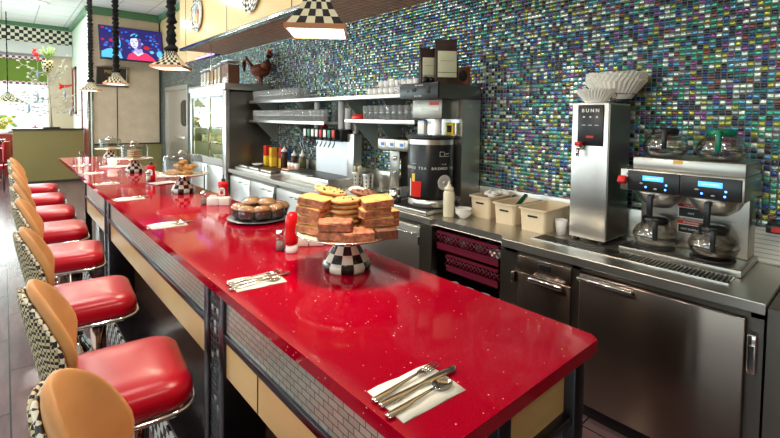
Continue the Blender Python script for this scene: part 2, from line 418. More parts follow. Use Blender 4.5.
def text(name, s, size, mat, parent, loc, rot, depth=.0006, align='CENTER', bold=0, **kw):
    cu = bpy.data.curves.new(name, 'FONT'); cu.body = s; cu.size = size; cu.extrude = depth; cu.align_x = align; cu.align_y = 'CENTER'; cu.offset = bold
    cu.materials.append(M[mat]); o = bpy.data.objects.new(name, cu); COL.objects.link(o)
    dg = bpy.context.evaluated_depsgraph_get(); me = bpy.data.meshes.new_from_object(o.evaluated_get(dg)); bpy.data.objects.remove(o)
    o = bpy.data.objects.new(name, me); COL.objects.link(o)
    if parent: o.parent = parent
    o.location = loc; o.rotation_euler = rot
    for k, v in kw.items(): o[k] = v
    return o
FX = (PI/2, 0, -PI/2)      # text read by someone looking along +X (faces -X)
FY = (PI/2, 0, 0)          # faces -Y

# ------------------------------------------------------------------ camera
cam = bpy.data.cameras.new('camera'); co = bpy.data.objects.new('camera', cam); COL.objects.link(co); sc.camera = co
yaw, pit, rol = .720783, .04181, .013184
fw = Vector((math.sin(yaw)*math.cos(pit), math.cos(yaw)*math.cos(pit), -math.sin(pit))); ri = Vector((math.cos(yaw), -math.sin(yaw), 0)); up = ri.cross(fw)
r2 = math.cos(rol)*ri + math.sin(rol)*up; u2 = -math.sin(rol)*ri + math.cos(rol)*up
mt = Matrix((r2, u2, -fw)).transposed().to_4x4(); mt.translation = (0, 0, 1.5); co.matrix_world = mt
cam.sensor_width = 36; cam.lens = 439.59/780*36; cam.shift_x = 0; cam.shift_y = -(219-136.777)/780; cam.clip_start = .02

# ------------------------------------------------------------------ room shell
XW = 2.75; TVY = 11.2; FY_ = 14.5; CZ = 3.78
def sbox(name, mats, boxes, **kw):
    m = MB(*mats)
    for b in boxes: m.box(*b[:6], mi=b[6] if len(b) > 6 else 0)
    return struct(m.build(name, **kw))
sbox('floor', ['floor_plank'], [(-4, 3, -2.5, 16, -.1, 0)])
sbox('ceiling', ['ceiling_tile'], [(-4, 3.0, -2.5, 16, CZ, CZ+.1)])
# right wall: mosaic with a door opening y 9.2..10.7, yellow laminate above, far end
sbox('wall_right', ['mosaic_wall'], [(XW, XW+.15, -2.5, 9.15, 0, 2.56), (XW, XW+.15, 10.75, TVY, 0, 2.56), (XW, XW+.15, 9.15, 10.75, 2.12, 2.56)])
sbox('wall_right_upper', ['yellow_gloss', 'dark_cap'], [(XW-.004, XW+.15, 7.35, TVY, 2.56, CZ)] + [(XW-.006, XW-.003, y, y+.012, 2.56, CZ, 1) for y in (8.2, 9.3, 10.4)])
sbox('wall_back', ['wallpaper', 'olive_panel', 'dark_cap'], [(1.42, XW, TVY, TVY+.15, .87, CZ), (1.42, XW, TVY, TVY+.15, 0, .85, 1), (1.42, XW, TVY-.012, TVY, .84, .875, 2),
     (1.865, 1.882, TVY-.004, TVY, .87, CZ, 2), (2.71, 2.75, TVY-.006, TVY, .87, CZ, 2), (1.865, 1.882, TVY-.004, TVY, 0, .84, 2)])
sbox('trim_1', ['chrome'], [(1.405, 1.432, TVY-.03, TVY-.001, 0, CZ)])
sbox('trim_2', ['green_trim'], [(1.44, XW, TVY-.06, TVY-.001, 3.62, CZ-.002), (2.69, XW-.01, 7.36, TVY-.07, 3.66, CZ-.002), (-4, 1.33, FY_-.1, FY_-.02, 3.68, CZ-.002), (1.32, 1.398, TVY+.02, FY_-.02, 3.68, CZ-.002)])
sbox('wall_return', ['stripe_wall'], [(1.4, 1.418, TVY, FY_, 0, CZ)])
# far wall with the big window
sbox('wall_far', ['beige_wall', 'grey_plaster'], [(.88, 1.4, FY_, FY_+.15, 0, CZ), (-4, .88, FY_, FY_+.15, 0, 1.10), (-4, .88, FY_, FY_+.15, 2.75, CZ, 1)])
sbox('trim_3', ['check_valance', 'grey_plaster'], [(-4, 1.39, FY_-.08, FY_-.03, 3.30, 3.68), (-4, 1.39, FY_-.2, FY_-.001, 3.0, 3.29, 1)])
w = MB('white_paint'); 
for x in (-3.98, -1.6, .84): w.box(x, x+.05, FY_+.02, FY_+.1, 1.1, 2.75)
w.box(-4, .88, FY_-.12, FY_+.12, 1.06, 1.10); w.box(-4, .88, FY_+.02, FY_+.1, 2.70, 2.75); w.box(-4, .88, FY_+.03, FY_+.09, 1.98, 2.0)
wf = struct(w.build('window_1')); g = MB('door_glass'); g.box(-3.95, .86, FY_+.055, FY_+.06, 1.1, 2.72); g.build('window_pane', wf)
# left side of the room: shop front windows, and a wall behind the photographer
sbox('wall_left', ['beige_wall'], [(-4.15, -4, -2.5, 16, 0, .35), (-4.15, -4, -2.5, 16, 2.9, CZ), (-4.15, -4, -2.5, -1.5, .35, 2.9), (-4.15, -4, 6, 7, .35, 2.9), (-4.15, -4, 14.2, 16, .35, 2.9)])
w = MB('white_paint')
for y in (-1.5, 1, 3.5, 5.95, 7, 9.2, 11.3, 14.15): w.box(-4.1, -4.03, y, y+.05, .35, 2.9)
w2 = struct(w.build('window_2')); g = MB('door_glass'); g.box(-4.07, -4.065, -1.5, 14.2, .35, 2.9); g.build('window_pane', w2)
sbox('wall_near', ['olive_panel', 'maroon_paint'], [(-4, 3, -2.65, -2.5, 1.0, CZ), (-4, 3, -2.65, -2.5, 0, 1.0, 1)])
# bulkhead over the cooking line
bk = MB('yellow_gloss', 'dark_cap', 'chrome')
bk.box(2.05, 2.11, -2.5, 7.24, 2.53, CZ)
for y in (6.95, 5.35, 3.75, 2.15, .5, -1.1): bk.box(2.046, 2.051, y, y+.012, 2.53, CZ, 1)
bk.box(2.11, XW, 7.20, 7.24, 2.53, CZ)
bk.box(2.04, 2.115, -2.5, 7.25, 2.488, 2.53, 2, bev=.006)
struct(bk.build('wall_bulkhead'))
sbox('ceiling_soffit', ['copper_tin'], [(2.115, XW, -2.5, 7.2, 2.50, 2.52)])
# steel kitchen door in the right wall
d = MB('steel'); d.box(XW+.02, XW+.06, 9.23, 10.67, 0, 2.04); dr = struct(d.build('door_1'))
f = MB('steel', 'steel_dark'); f.box(XW-.03, XW+.08, 9.15, 9.23, 0, 2.12); f.box(XW-.03, XW+.08, 10.67, 10.75, 0, 2.12); f.box(XW-.03, XW+.08, 9.23, 10.67, 2.04, 2.12); f.build('door_frame', dr)
f = MB('black_plastic', 'led_white'); pr = [(math.cos(a), math.sin(a)) for a in [2*PI*k/24 for k in range(24)]]
def capsule(hw, hh, r):
    o = []
    for k in range(24):
        a = 2*PI*k/24; o.append((r*math.cos(a)*hw/r, (hh-r if math.sin(a) >= 0 else -(hh-r)) + r*math.sin(a)))
    return o
f.T = Matrix.Translation((XW+.018, 9.5, 1.55)) @ Matrix.Rotation(-PI/2, 4, 'Y') @ Matrix.Rotation(PI/2, 4, 'Z') 
f.prism(capsule(.24, .27, .12), -.012, .01); f.build('window_gasket', dr)
f = MB('door_glass', 'white_plastic'); f.T = Matrix.Translation((XW-.0, 9.5, 1.55)) @ Matrix.Rotation(-PI/2, 4, 'Y') @ Matrix.Rotation(PI/2, 4, 'Z'); f.prism(capsule(.15, .225, .09), -.008, .0, mi=0); f.build('door_pane', dr)
f = MB('steel'); f.T = Matrix.Translation((XW+.0, 9.75, 1.02)); f.box(-.02, .02, -.35, .35, -.02, .06, bev=.008); f.build('push_bar', dr)
# maroon door / frame on the return wall and hanging things
d = MB('maroon_paint', 'dark_cap'); d.box(1.37, 1.399, 11.35, 12.3, 0, 2.05); d.box(1.362, 1.37, 11.55, 12.1, 1.4, 1.85, 1); dd = struct(d.build('door_2'))
f = MB('chrome'); f.box(1.35, 1.38, 12.36, 12.42, 0, 2.1); f.box(1.35, 1.38, 11.26, 11.32, 0, 2.1); f.build('door_frame', dd)

# ------------------------------------------------------------------ low partition
t = thing('partition', 'olive low partition wall with dark cap at the far end of the aisle', 'partition', (0, 0, 0))
m = MB('olive_panel'); m.box(.13, 1.345, 12.0, 12.14, .06, 1.15); m.build('panel', t)
m = MB('dark_cap'); m.box(.11, 1.345, 11.97, 12.17, 1.15, 1.185); m.build('cap', t)
m = MB('dark_cap'); m.box(.12, 1.345, 11.985, 12.15, 0, .06); m.build('base_board', t)

# ------------------------------------------------------------------ counter base
XF = .545
t = thing('bar_counter', 'long diner counter base with tiled band and yellow panels under red top', 'counter', (0, 0, 0))
YE = 4.86
bays = [(1.655, 3.63), (.53, 1.465), (3.83, YE-.03)]
for (a, b) in bays:
    m = MB('band_tile'); m.box(XF+.012, XF+.03, a, b, .762, .896); m.build('tile_band', t)
    m = MB('frame_metal'); m.box(XF+.002, XF+.03, a, b, .736, .762, bev=.002); m.build('rail', t)
    m = MB('yellow_laminate', 'dark_cap'); m.box(XF+.012, XF+.03, a, b, .607, .736)
    if b-a > .5:
        n = 1 if b < 2 else 0
        for k in range(1, n+1):
            yy = b - (b-a)*k/(n+1) if n > 1 else 1.218
            m.box(XF+.010, XF+.013, yy-.002, yy+.002, .609, .735, 1)
    m.build('yellow_panel', t)
for (a, b) in ((1.465, 1.655), (3.63, 3.83)):
    m = MB('frame_metal'); m.box(XF, XF+.15, a, a+.045, .0, .896, bev=.003); m.box(XF, XF+.15, b-.045, b, .0, .896, bev=.003); m.build('post', t)
    m = MB('mosaic_post'); m.box(XF+.008, XF+.14, a+.045, b-.045, .0, .896); m.build('post_tile', t)
m = MB('frame_metal'); m.box(XF, XF+.05, YE-.03, YE, 0, .896); m.build('corner_post', t)
m = MB('granite_brown'); m.box(.70, .74, .62, YE-.03, .2, .61); m.box(XF+.03, .74, .60, YE-.03, .595, .619); m.build('knee_panel', t)
m = MB('black_granite'); m.box(.505, .70, .62, YE-.03, .175, .2); m.box(.51, .70, .64, YE-.03, 0, .175); m.build('foot_ledge', t)
m = MB('check_riser'); m.box(.500, .509, .63, YE-.03, .0, .172); m.build('checker_riser', t)
m = MB('steel_dark'); m.box(.76, 1.10, .60, 4.8, 0, .885); m.build('back_cabinet', t)
m = MB('steel_dark'); m.box(.9, 1.1, 6.7, 6.95, 0, .885); m.build('end_pedestal', t)
# near end of the counter
m = MB('frame_metal'); m.box(1.075, 1.125, .50, .56, 0, .896, bev=.003); m.build('end_post', t)
m = MB('frame_metal'); m.box(.745, .79, .50, .56, 0, .896, bev=.003); m.build('end_post', t)
m = MB('frame_metal', 'chrome'); m.box(.79, 1.075, .505, .56, .725, .748, bev=.003); m.build('end_rail', t)
m = MB('frame_metal'); m.box(XF, XF+.05, .50, .56, 0, .896, bev=.003); m.build('end_post', t)
m = MB('yellow_laminate'); m.box(.79, 1.075, .53, .545, .748, .889); m.build('end_yellow_panel', t)
m = MB('band_tile'); m.box(.595, .745, .53, .545, .4, .889); m.box(.79, 1.075, .53, .545, .3, .725); m.build('end_tile_panel', t)

# red top
def rrect(x0, x1, y0, y1, r, n=6):
    o = []
    for (cx, cy, a0) in ((x1-r, y1-r, 0), (x0+r, y1-r, PI/2), (x0+r, y0+r, PI), (x1-r, y0+r, 1.5*PI)):
        for k in range(n+1):
            a = a0 + PI/2*k/n; o.append((cx+r*math.cos(a), cy+r*math.sin(a)))
    return o
m = MB('red_quartz'); m.prism(rrect(.53, 1.173, .483, 7.1, .022), .897, .93, bev=.006)
ct = tag(m.build('countertop'), 'long speckled red quartz countertop of the diner bar', 'countertop')

# ------------------------------------------------------------------ stools
def seat_mesh():
    m = MB('red_vinyl'); W, D, R = .192, .212, .085
    prof = [(.955, .0), (1.0, .012), (1.0, .040), (.975, .058), (.90, .074), (.72, .086), (.45, .092), (.2, .094)]
    rings = []
    for (k, z) in prof:
        off = (1-k)*W
        ring = rrect(-W+off, W-off, -D+off, D-off, max(.012, R-off*.6), 7)
        rings.append([m.bm.verts.new((x, y, z)) for x, y in ring])
    for a, b in zip(rings, rings[1:]):
        n = len(a)
        for i in range(n):
            f = m.bm.faces.new((a[i], a[(i+1) % n], b[(i+1) % n], b[i])); f.smooth = True
    m.bm.faces.new(rings[-1]).smooth = True; m.bm.faces.new(rings[0][::-1])
    return m
def back_surface(mb, off0, off1, W, zb, zt, lean, wing, mi=0, nu=16, nv=18, edge=True, curl=0):
    """closed curved pad: plan arc opening towards +X, arched top"""
    def pt(u, v, t):
        w = W*(.32+.68*min(1, v/.55)**.8) * (1 if v < .4 else math.sqrt(max(0, 1-((v-.4)/.6)**2.1)))
        y = w*math.sin(u*PI/2*.92)/math.sin(PI/2*.92)
        x = lean*(1-v) + wing*(y/W)**2 + t
        return (x, y, zb + (zt-zb)*v)
    F = []; B = []
    for i in range(nv+1):
        v = i/nv; v = 1-(1-v)**1.5
        rf = []; rb = []
        for j in range(nu+1):
            u = -1+2*j/nu
            e = max(0, 1-abs(u)**5)*max(0, 1-(v)**14) if edge else 1
            mid = (off0+off1)/2; h = (off1-off0)/2
            rf.append(mb.bm.verts.new(pt(u, v, mid+h*math.sqrt(e)))); rb.append(mb.bm.verts.new(pt(u, v, mid-h*math.sqrt(e))))
        F.append(rf); B.append(rb)
    def q(a, b, c, d):
        try:
            f = mb.bm.faces.new((a, b, c, d)); f.smooth = True; f.material_index = mi
        except ValueError: pass
    for i in range(nv):
        for j in range(nu):
            q(F[i][j], F[i][j+1], F[i+1][j+1], F[i+1][j]); q(B[i][j+1], B[i][j], B[i+1][j], B[i+1][j+1])
        q(F[i][0], F[i+1][0], B[i+1][0], B[i][0]); q(F[i][nu], B[i][nu], B[i+1][nu], F[i+1][nu])
    for j in range(nu): q(F[0][j], B[0][j], B[0][j+1], F[0][j+1])
    bmesh.ops.remove_doubles(mb.bm, verts=mb.bm.verts, dist=.0004)
    return pt
def make_stool():
    t = thing('counter_stool', 'x', 'bar stool', (.29, 0, 0))
    m = seat_mesh(); 
    for v in m.bm.verts: v.co.z += .578
    m.build('seat', t)
    m = MB('chrome'); rr = rrect(-.195, .195, -.215, .215, .088, 7)
    m.tube([(x, y, .571) for x, y in rr], .009, 6, closed=True)
    m.prism(rrect(-.17, .17, -.19, .19, .08), .553, .570); m.build('seat_rim', t)
    m = MB('chrome_bronze'); m.lathe([(.032, .06), (.032, .555)], 20, (.045, 0, 0)); m.build('post', t)
    m = MB('chrome'); m.lathe([(.0, .0), (.105, .0), (.11, .012), (.10, .022), (.07, .045), (.045, .075), (.038, .105), (.033, .11)], 28, (.045, 0, 0)); m.build('base', t)
    m = MB('dark_metal'); m.box(-.05, .12, -.09, .09, .535, .553); m.box(-.17, -.05, -.05, .05, .535, .553); m.build('bracket', t)
    BXo = -.250
    m = MB('camel_vinyl'); back_surface(m, -.002, .034, .145, .57, 1.0, .085, .074); o = m.build('backrest', t); o.location = (BXo, 0, 0)
    m = MB('check_fabric'); pt = back_surface(m, -.020, .002, .140, .54, .982, .085, .070); o = m.build('back_shell', t); o.location = (BXo, 0, 0)
    m = MB('check_small'); hw = .172
    def rimpt(a): return None
    pp = [pt(-1, v/10, -.004) for v in range(10)] + [pt(u/6, .97-.0*abs(u), -.004) for u in range(-5, 6)] + [pt(1, v/10, -.004) for v in range(9, -1, -1)]
    m.tube(pp, .0065, 6); o = m.build('piping', t); o.location = (BXo, 0, 0)
    for s in (-1, 1):
        m = MB('dark_metal'); m.tube([(-.06, s*.05, .543), (-.13, s*.05, .54), (-.178, s*.05, .56), (-.20, s*.05, .64)], .008, 8)
        m.build('back_strut', t)
    return t
S = [(.955, 0), (1.66, 0), (2.50, .03), (3.36, -.02), (4.12, .04), (4.90, .02), (5.72, 0), (6.55, -.03)]
SL = ['nearest red counter stool, only its camel back in view at the frame edge', 'red counter stool closest to the camera with its whole seat in view', 'red counter stool second behind the nearest full seat, camel back',
      'third full red seat up the counter row, shiny chrome base visible below it', 'fourth full red seat along the counter, beside the second mosaic post', 'fifth full red seat along the counter row, camel back',
      'sixth full red seat along the counter, second from the far end', 'farthest red stool of the counter row, nearest the olive partition']
st = make_stool()
for i, ((y, a), lb) in enumerate(zip(S, SL)):
    if i == 0: st.location = (.275, y, 0); st.rotation_euler = (0, 0, -.38); st['label'] = lb; st['group'] = 'red stools along the counter'
    else: dup(st, (.282, y, 0), a-.10, lb, 'red stools along the counter')

# ------------------------------------------------------------------ counter things
Z = .93
ALL = {}
def mk_cutlery():
    # handles towards -X, tips towards +X ; lengths about 0.19
    m = MB('napkin'); 
    n = 6
    m.T = None
    vs = [[m.bm.verts.new((-.085+.17*i/n, -.06+.12*j/4, .0015+.0015*math.sin(i*1.9+j*1.3))) for j in range(5)] for i in range(n+1)]
    lo = [[m.bm.verts.new((-.085+.17*i/n, -.06+.12*j/4, 0)) for j in range(5)] for i in range(n+1)]
    for i in range(n):
        for j in range(4):
            m.bm.faces.new((vs[i][j], vs[i+1][j], vs[i+1][j+1], vs[i][j+1])).smooth = True; m.bm.faces.new((lo[i][j+1], lo[i+1][j+1], lo[i+1][j], lo[i][j]))
    for i in range(n):
        m.bm.faces.new((lo[i][0], lo[i+1][0], vs[i+1][0], vs[i][0])); m.bm.faces.new((vs[i][4], vs[i+1][4], lo[i+1][4], lo[i][4]))
    for j in range(4):
        m.bm.faces.new((vs[0][j], vs[0][j+1], lo[0][j+1], lo[0][j])); m.bm.faces.new((lo[n][j], lo[n][j+1], vs[n][j+1], vs[n][j]))
    nap = m.build('napkin')
    def strip(m, pts, ws, h, z0=0):
        # flat bar with varying width along a path (x, z)
        up_, lw = [], []
        for (x, z), w in zip(pts, ws):
            up_.append([m.bm.verts.new((x, -w, z+h*.4)), m.bm.verts.new((x, -w*.5, z+h)), m.bm.verts.new((x, w*.5, z+h)), m.bm.verts.new((x, w, z+h*.4))])
            lw.append([m.bm.verts.new((x, -w, z)), m.bm.verts.new((x, w, z))])
        for a, b, c, d_ in zip(up_, up_[1:], lw, lw[1:]):
            for k in range(3): m.bm.faces.new((a[k], a[k+1], b[k+1], b[k])).smooth = True
            m.bm.faces.new((c[0], a[0], b[0], d_[0])); m.bm.faces.new((a[3], c[1], d_[1], b[3])); m.bm.faces.new((c[1], c[0], d_[0], d_[1]))
        m.bm.faces.new((up_[0][3], up_[0][2], up_[0][1], up_[0][0], lw[0][0], lw[0][1])); m.bm.faces.new((up_[-1][0], up_[-1][1], up_[-1][2], up_[-1][3], lw[-1][1], lw[-1][0]))
    H = [(-.095, .0), (-.09, .0), (-.06, .001), (-.02, .003), (.02, .004), (.035, .004)]
    HW = [.006, .0095, .008, .005, .0032, .0035]
    fk = MB('cutlery'); strip(fk, H+[(.048, .002), (.06, .001)], HW+[.011, .0125], .003)
    for k in range(4):
        y = -.0098+.0065*k; fk.tube([(.058, y, .0025), (.078, y, .002), (.098, y, .005)], [.0022, .0018, .001], 6)
    fk = fk.build('fork')
    kn = MB('cutlery'); strip(kn, [(-.105, .0), (-.10, 0), (-.05, .001), (.0, .001), (.012, .001), (.03, .001), (.08, .0005), (.105, .0005), (.115, .0005)], [.006, .009, .009, .0065, .006, .009, .011, .009, .002], .004)
    kn = kn.build('knife')
    sp = MB('cutlery'); strip(sp, H, HW, .003)
    sp.T = Matrix.Translation((.06, 0, .0045)) @ Matrix.Diagonal((1.45, 1, .38, 1)); 
    sp.lathe([(0, -.012), (.010, -.011), (.0165, -.004), (.018, .004), (.0172, .006), (.015, -.001), (.009, -.006), (0, -.007)], 20); sp = sp.build('spoon')
    return nap, fk, kn, sp
nap, fk, kn, sp = mk_cutlery()
sets = [(.640, .633, -.06, 1.0), (.648, 1.425, -.09, .98), (.632, 2.462, -.05, 1), (.632, 3.395, 0, 1), (.628, 4.24, 0, 1), (.628, 5.06, 0, 1), (.63, 5.9, 0, 1)]
where = ['at the near end of the red counter', 'second from the near end, before the toast stand', 'third along the counter, level with the iced rolls plate', 'fourth along the counter, level with the glass dome of pastries',
         'fifth along the counter, beside the menus', 'sixth along the counter, before the white tray', 'seventh and farthest along the counter']
for i, (x, y, a, s) in enumerate(sets):
    for o, (dx, dy, da), nmx, cat in ((nap, (0, 0, 0), 'white paper napkin', 'napkin'), (fk, (-.002, .032, .10), 'steel fork on a napkin', 'fork'), (kn, (.010, .005, .03), 'steel knife on a napkin', 'knife'), (sp, (-.008, -.026, .05), 'steel spoon on a napkin', 'spoon')):
        c = o if i == 0 else o.copy()
        if i: COL.objects.link(c)
        R = rotz(a); p = R @ Vector((dx, dy, 0))
        c.location = (x+p.x, y+p.y, Z+.0006+(.0032 if o is not nap else 0)); c.rotation_euler = (0, 0, a+da)
        tag(c, nmx + ' ' + where[i], cat, {'napkin': 'napkins', 'fork': 'forks', 'knife': 'knives', 'spoon': 'spoons'}[cat] + ' of the place settings')

def chk(n, r): return lambda i, k: ((i//r + k//n) % 2)
def cake_stand(label, x, y, R, hz, a=0, base=.09, white='enamel_white'):
    t = thing('cake_stand', label, 'cake stand', (x, y, Z), a, 'checkered pedestal cake stands')
    m = MB('enamel_white', 'enamel_black'); rows = 4
    prof = []
    for i in range(rows*2+1):
        f_ = i/(rows*2); prof.append((base*(1-f_)**.8*.86+.022+.0*f_ if i else base, .008+f_*(hz-.028)))
    prof = [(base*.96, 0)] + prof
    m.lathe(prof, 36, mf=lambda i, k: ((max(0, i-1)//2 + k//3) % 2)); m.build('pedestal', t)
    m = MB('enamel_white', 'copper_rim'); m.lathe([(.03, hz-.02), (R*.6, hz-.014), (R*.93, hz-.006), (R, hz+.001), (R*.985, hz+.005), (R*.9, hz-.001), (R*.5, hz-.004), (0, hz-.005)], 40, mf=lambda i, k: 1 if i in (2, 3) else 0)
    m.build('plate', t)
    m = MB('chrome'); m.tube([(R*math.cos(a_), R*math.sin(a_), hz+.002) for a_ in [2*PI*k/40 for k in range(40)]], .0028, 6, closed=True); m.build('rim', t)
    return t
# near stand
NX, NY, NH = .972, 1.347, .142
cake_stand('large black and white checkered cake stand piled with toast and cookies', NX, NY, .19, NH, .2, .09)
def bread(kind='toast_top'):
    m = MB(kind, 'toast_side', 'toast_crust')
    w, h, tk = .060, .046, .032
    o = []
    for k in range(9): a = PI*k/8*.5; 
    poly = [(-w*.88, -h), (w*.88, -h), (w*.95, -h*.8), (w*.90, h*.3), (w*1.02, h*.55), (w*.98, h*.85), (w*.7, h*1.0), (0, h*1.06), (-w*.7, h*1.0), (-w*.98, h*.85), (-w*1.02, h*.55), (-w*.90, h*.3), (-w*.95, -h*.8)]
    m.prism(poly, 0, tk, mi=1, top=0, bev=.005)
    bmesh.ops.triangulate(m.bm, faces=m.bm.faces[:]); bmesh.ops.subdivide_edges(m.bm, edges=m.bm.edges[:], cuts=2, use_grid_fill=True)
    for v in m.bm.verts: v.co += Vector((random.uniform(-.0016, .0016), random.uniform(-.0016, .0016), random.uniform(-.0008, .0008)))
    return m
bp_ = bread().build('toast_slice'); bp2 = bread('toast_side').build('toast_slice'); bdark = MB('dark_toast'); bdark.box(-.055, .055, -.045, .045, 0, .032, bev=.004); bdark = bdark.build('toast_slice')
right, fwdv = Vector((.75, -.66, 0)), Vector((.66, .75, 0))      # across / away as seen from the aisle end
def place(o, used, dx, dy, z, rz, tilt, label, cat, group, base=(NX, NY, Z+NH)):
    c = o.copy() if used else o
    if used: COL.objects.link(c)
    p = Vector((base[0], base[1], base[2])) + right*dx + fwdv*dy
    c.location = (p.x, p.y, p.z+z); c.rotation_euler = (tilt[0], tilt[1], rz); tag(c, label, cat, group); return c
vi = math.atan2(-.66, .75)
slots = []
for k, (lb) in enumerate(('bottom', 'second', 'third', 'top')): slots.append((-.118+.006*(k % 2), -.025, k*.0335, vi-.55+.13*(k % 2), (0, .03*k), f'golden toast slice, {lb} of the left stack on the cake stand'))
for k, lb in enumerate(('lower', 'upper')): slots.append((-.030, -.115, k*.0335, vi-.05+.1*k, (0, 0), f'pinkish toast slice, {lb} of the front pair on the cake stand'))
for k, lb in enumerate(('bottom', 'second', 'third', 'topmost')): slots.append((.100+.012*(k % 2), -.028, k*.0335, vi+.45-.16*(k % 2), (.02*k, -.03*k), f'toast slice, {lb} of the right stack on the cake stand'))
for k, lb in enumerate(('lower', 'upper')): slots.append((.130, .075, k*.0335, vi+.6, (0, 0), f'pale toast slice, {lb} of the back right pair on the cake stand'))
slots.append((.045, -.12, 0.0, vi+.3, (0, 0), 'toast slice lying flat at the front edge of the cake stand'))
u = 0; u2 = 0
for s_ in slots:
    pink = 'pinkish' in s_[5] or 'lying flat' in s_[5]
    c = place(bp2 if pink else bp_, u2 if pink else u, s_[0], s_[1], s_[2]+.001, s_[3], s_[4], s_[5], 'toast', 'toast slices on the cake stand')
    if pink: u2 = 1
    else: u = 1
place(bdark, 0, .150, -.10, .001, vi+.3, (0, 0), 'dark brown toast slice at the right front of the cake stand', 'toast', 'toast slices on the cake stand').scale = (.7, .5, 1)
def cookie_mesh(r=.056, mats=('cookie', 'chocolate'), chips=14, th=.013):
    m = MB(*mats); m.lathe([(0, 0), (r*.85, 0), (r*.98, th*.35), (r, th*.55), (r*.9, th*.9), (r*.5, th*1.05), (0, th*1.1)], 26)
    for v in m.bm.verts:
        v.co.x *= 1+random.uniform(-.03, .03); v.co.z += random.uniform(-.001, .001) if v.co.z > .002 else 0
    for k in range(chips):
        a = random.uniform(0, 2*PI); q = r*.85*math.sqrt(random.random()); m.blob((q*math.cos(a), q*math.sin(a), th), .0042, 6, 4, 1)
    return m
ck = cookie_mesh(.060, th=.017).build('cookie')
for k, lb in enumerate(('bottom', 'second', 'third', 'fourth', 'fifth', 'sixth', 'top')):
    place(ck, k, -.008, -.015+(.004*(k % 2)), .0005+.0185*k, k*1.1, (0, 0), f'chocolate chip cookie, {lb} of the middle stack on the stand', 'cookie', 'cookies on the cake stand')
cb_ = cookie_mesh(.066, chips=18, th=.015).build('cookie')
place(cb_, 0, -.072, .060, .134, .4, (.20, .10, 0), 'big chocolate chip cookie lying tilted on the left toast stack', 'cookie', 'cookies on the cake stand')
for k in range(7): place(ck, 1, -.070, .085, .001+.0182*k, k, (0, 0), 'cookie in the hidden back stack under the big tilted cookie', 'cookie', 'cookies on the cake stand')
bw = cookie_mesh(.062, ('dark_toast', 'chocolate', 'icing'), 16, .018)
for f in bw.bm.faces:
    if f.calc_center_median().dot(Vector((.7, .7, 0))) > .016 and f.calc_center_median().z > .008: f.material_index = 2
bwc = bw.build('cookie'); place(bwc, 0, .055, .085, .124, .8, (.22, .0, 0), 'dark chocolate cookie with white iced edge behind the right toast stack', 'cookie', 'cookies on the cake stand')
for k in range(6): place(ck, 1, .055, .092, .001+.0185*k, k, (0, 0), 'cookie in the hidden stack under the dark iced cookie', 'cookie', 'cookies on the cake stand')

# domed stands further along
def dome_stand(label, dlabel, x, y, R, hz, dr, dh, a=0):
    cake_stand(label, x, y, R, hz, a, .075)
    t = thing('cake_dome', dlabel, 'dome', (x, y, Z+hz+.003), a, 'clear domes on the cake stands')
    m = MB('clear_plastic'); m.lathe([(dr, .0), (dr, dh*.72), (dr*.96, dh*.88), (dr*.82, dh*.98), (dr*.4, dh*1.0), (0.012, dh*1.0), (.012, dh-.003), (dr*.4, dh-.003), (dr*.8, dh*.98-.004), (dr*.93, dh*.87), (dr-.004, dh*.7), (dr-.004, 0)], 36, capb=False, capt=False); m.build('cover', t)
    m = MB('chrome'); m.tube([(dr*math.cos(q), dr*math.sin(q), .003) for q in [2*PI*k/36 for k in range(36)]], .0025, 6, closed=True); m.build('rim', t)
    m = MB('chrome', 'green_trim'); m.tube([(-.03, 0, dh), (-.03, 0, dh+.018), (-.022, 0, dh+.026), (.022, 0, dh+.026), (.03, 0, dh+.018), (.03, 0, dh)], .005, 8); m.build('handle', t)
D = [(.995, 3.46, .175, .135, .135, .145, 'checkered cake stand with glass dome over twisted pastries, midway down the counter', 'clear dome over the twisted pastries midway down the counter'),
     (.975, 4.98, .165, .135, .12, .14, 'checkered cake stand with dome over stacked wafer squares, third from near', 'clear dome over the stacked wafer squares'),
     (1.02, 6.60, .165, .135, .12, .13, 'farthest cake stand with an almost empty dome at the counter end', 'clear dome on the farthest cake stand')]
for x, y, R_, hz, dr_, dh, a_, b_ in D: dome_stand(a_, b_, x, y, R_, hz, dr_, dh, .3)
def pastry_mesh(l=.055, r=.02):
    m = MB('pastry'); pts = []; rs = []
    for k in range(13):
        f_ = k/12*2-1; pts.append((l*f_, .012*math.sin(f_*3), r*.9+.004*math.sin(k*2.1))); rs.append(r*math.sqrt(max(.04, 1-f_*f_))*(1+.15*math.sin(k*2.4)))
    m.tube(pts, rs, 12); return m
pa = pastry_mesh().build('pastry')
k = 0
for (dx, dy, z, rz, tl) in ((-.06, -.03, 0, .2, 0), (.05, -.045, 0, .9, 0), (0, .05, 0, 1.8, 0), (.02, -.01, .036, -.3, 0), (-.045, .03, .034, 1.0, .25), (.045, .025, .034, .5, -.2), (0, .0, .07, 1.3, 0)):
    place(pa, k, dx, dy, z, vi+rz, (0, tl), 'twisted golden pastry piled under the dome midway down the counter', 'pastry', 'pastries under the dome', base=(.995, 3.46, Z+.135)); k += 1
m = MB('pastry', 'toast_top', 'icing'); m.box(-.05, .05, -.04, .04, 0, .007, 0, bev=.002); m.box(-.048, .048, -.038, .038, .007, .013, 2); m.box(-.05, .05, -.04, .04, .013, .02, 1, bev=.002); wf_ = m.build('wafer_square')
for k, lb in enumerate(('bottom', 'second', 'third', 'top')): place(wf_, k, 0, 0, .001+.0225*k, .4+.1*k, (0, 0), f'layered wafer square, {lb} of the stack under the dome', 'pastry', 'wafer squares under the dome', base=(.975, 4.98, Z+.135))
place(wf_, 1, 0, 0, .001, .6, (0, 0), 'single pastry square under the farthest dome', 'pastry', 'pastry under the farthest dome', base=(1.02, 6.6, Z+.135))

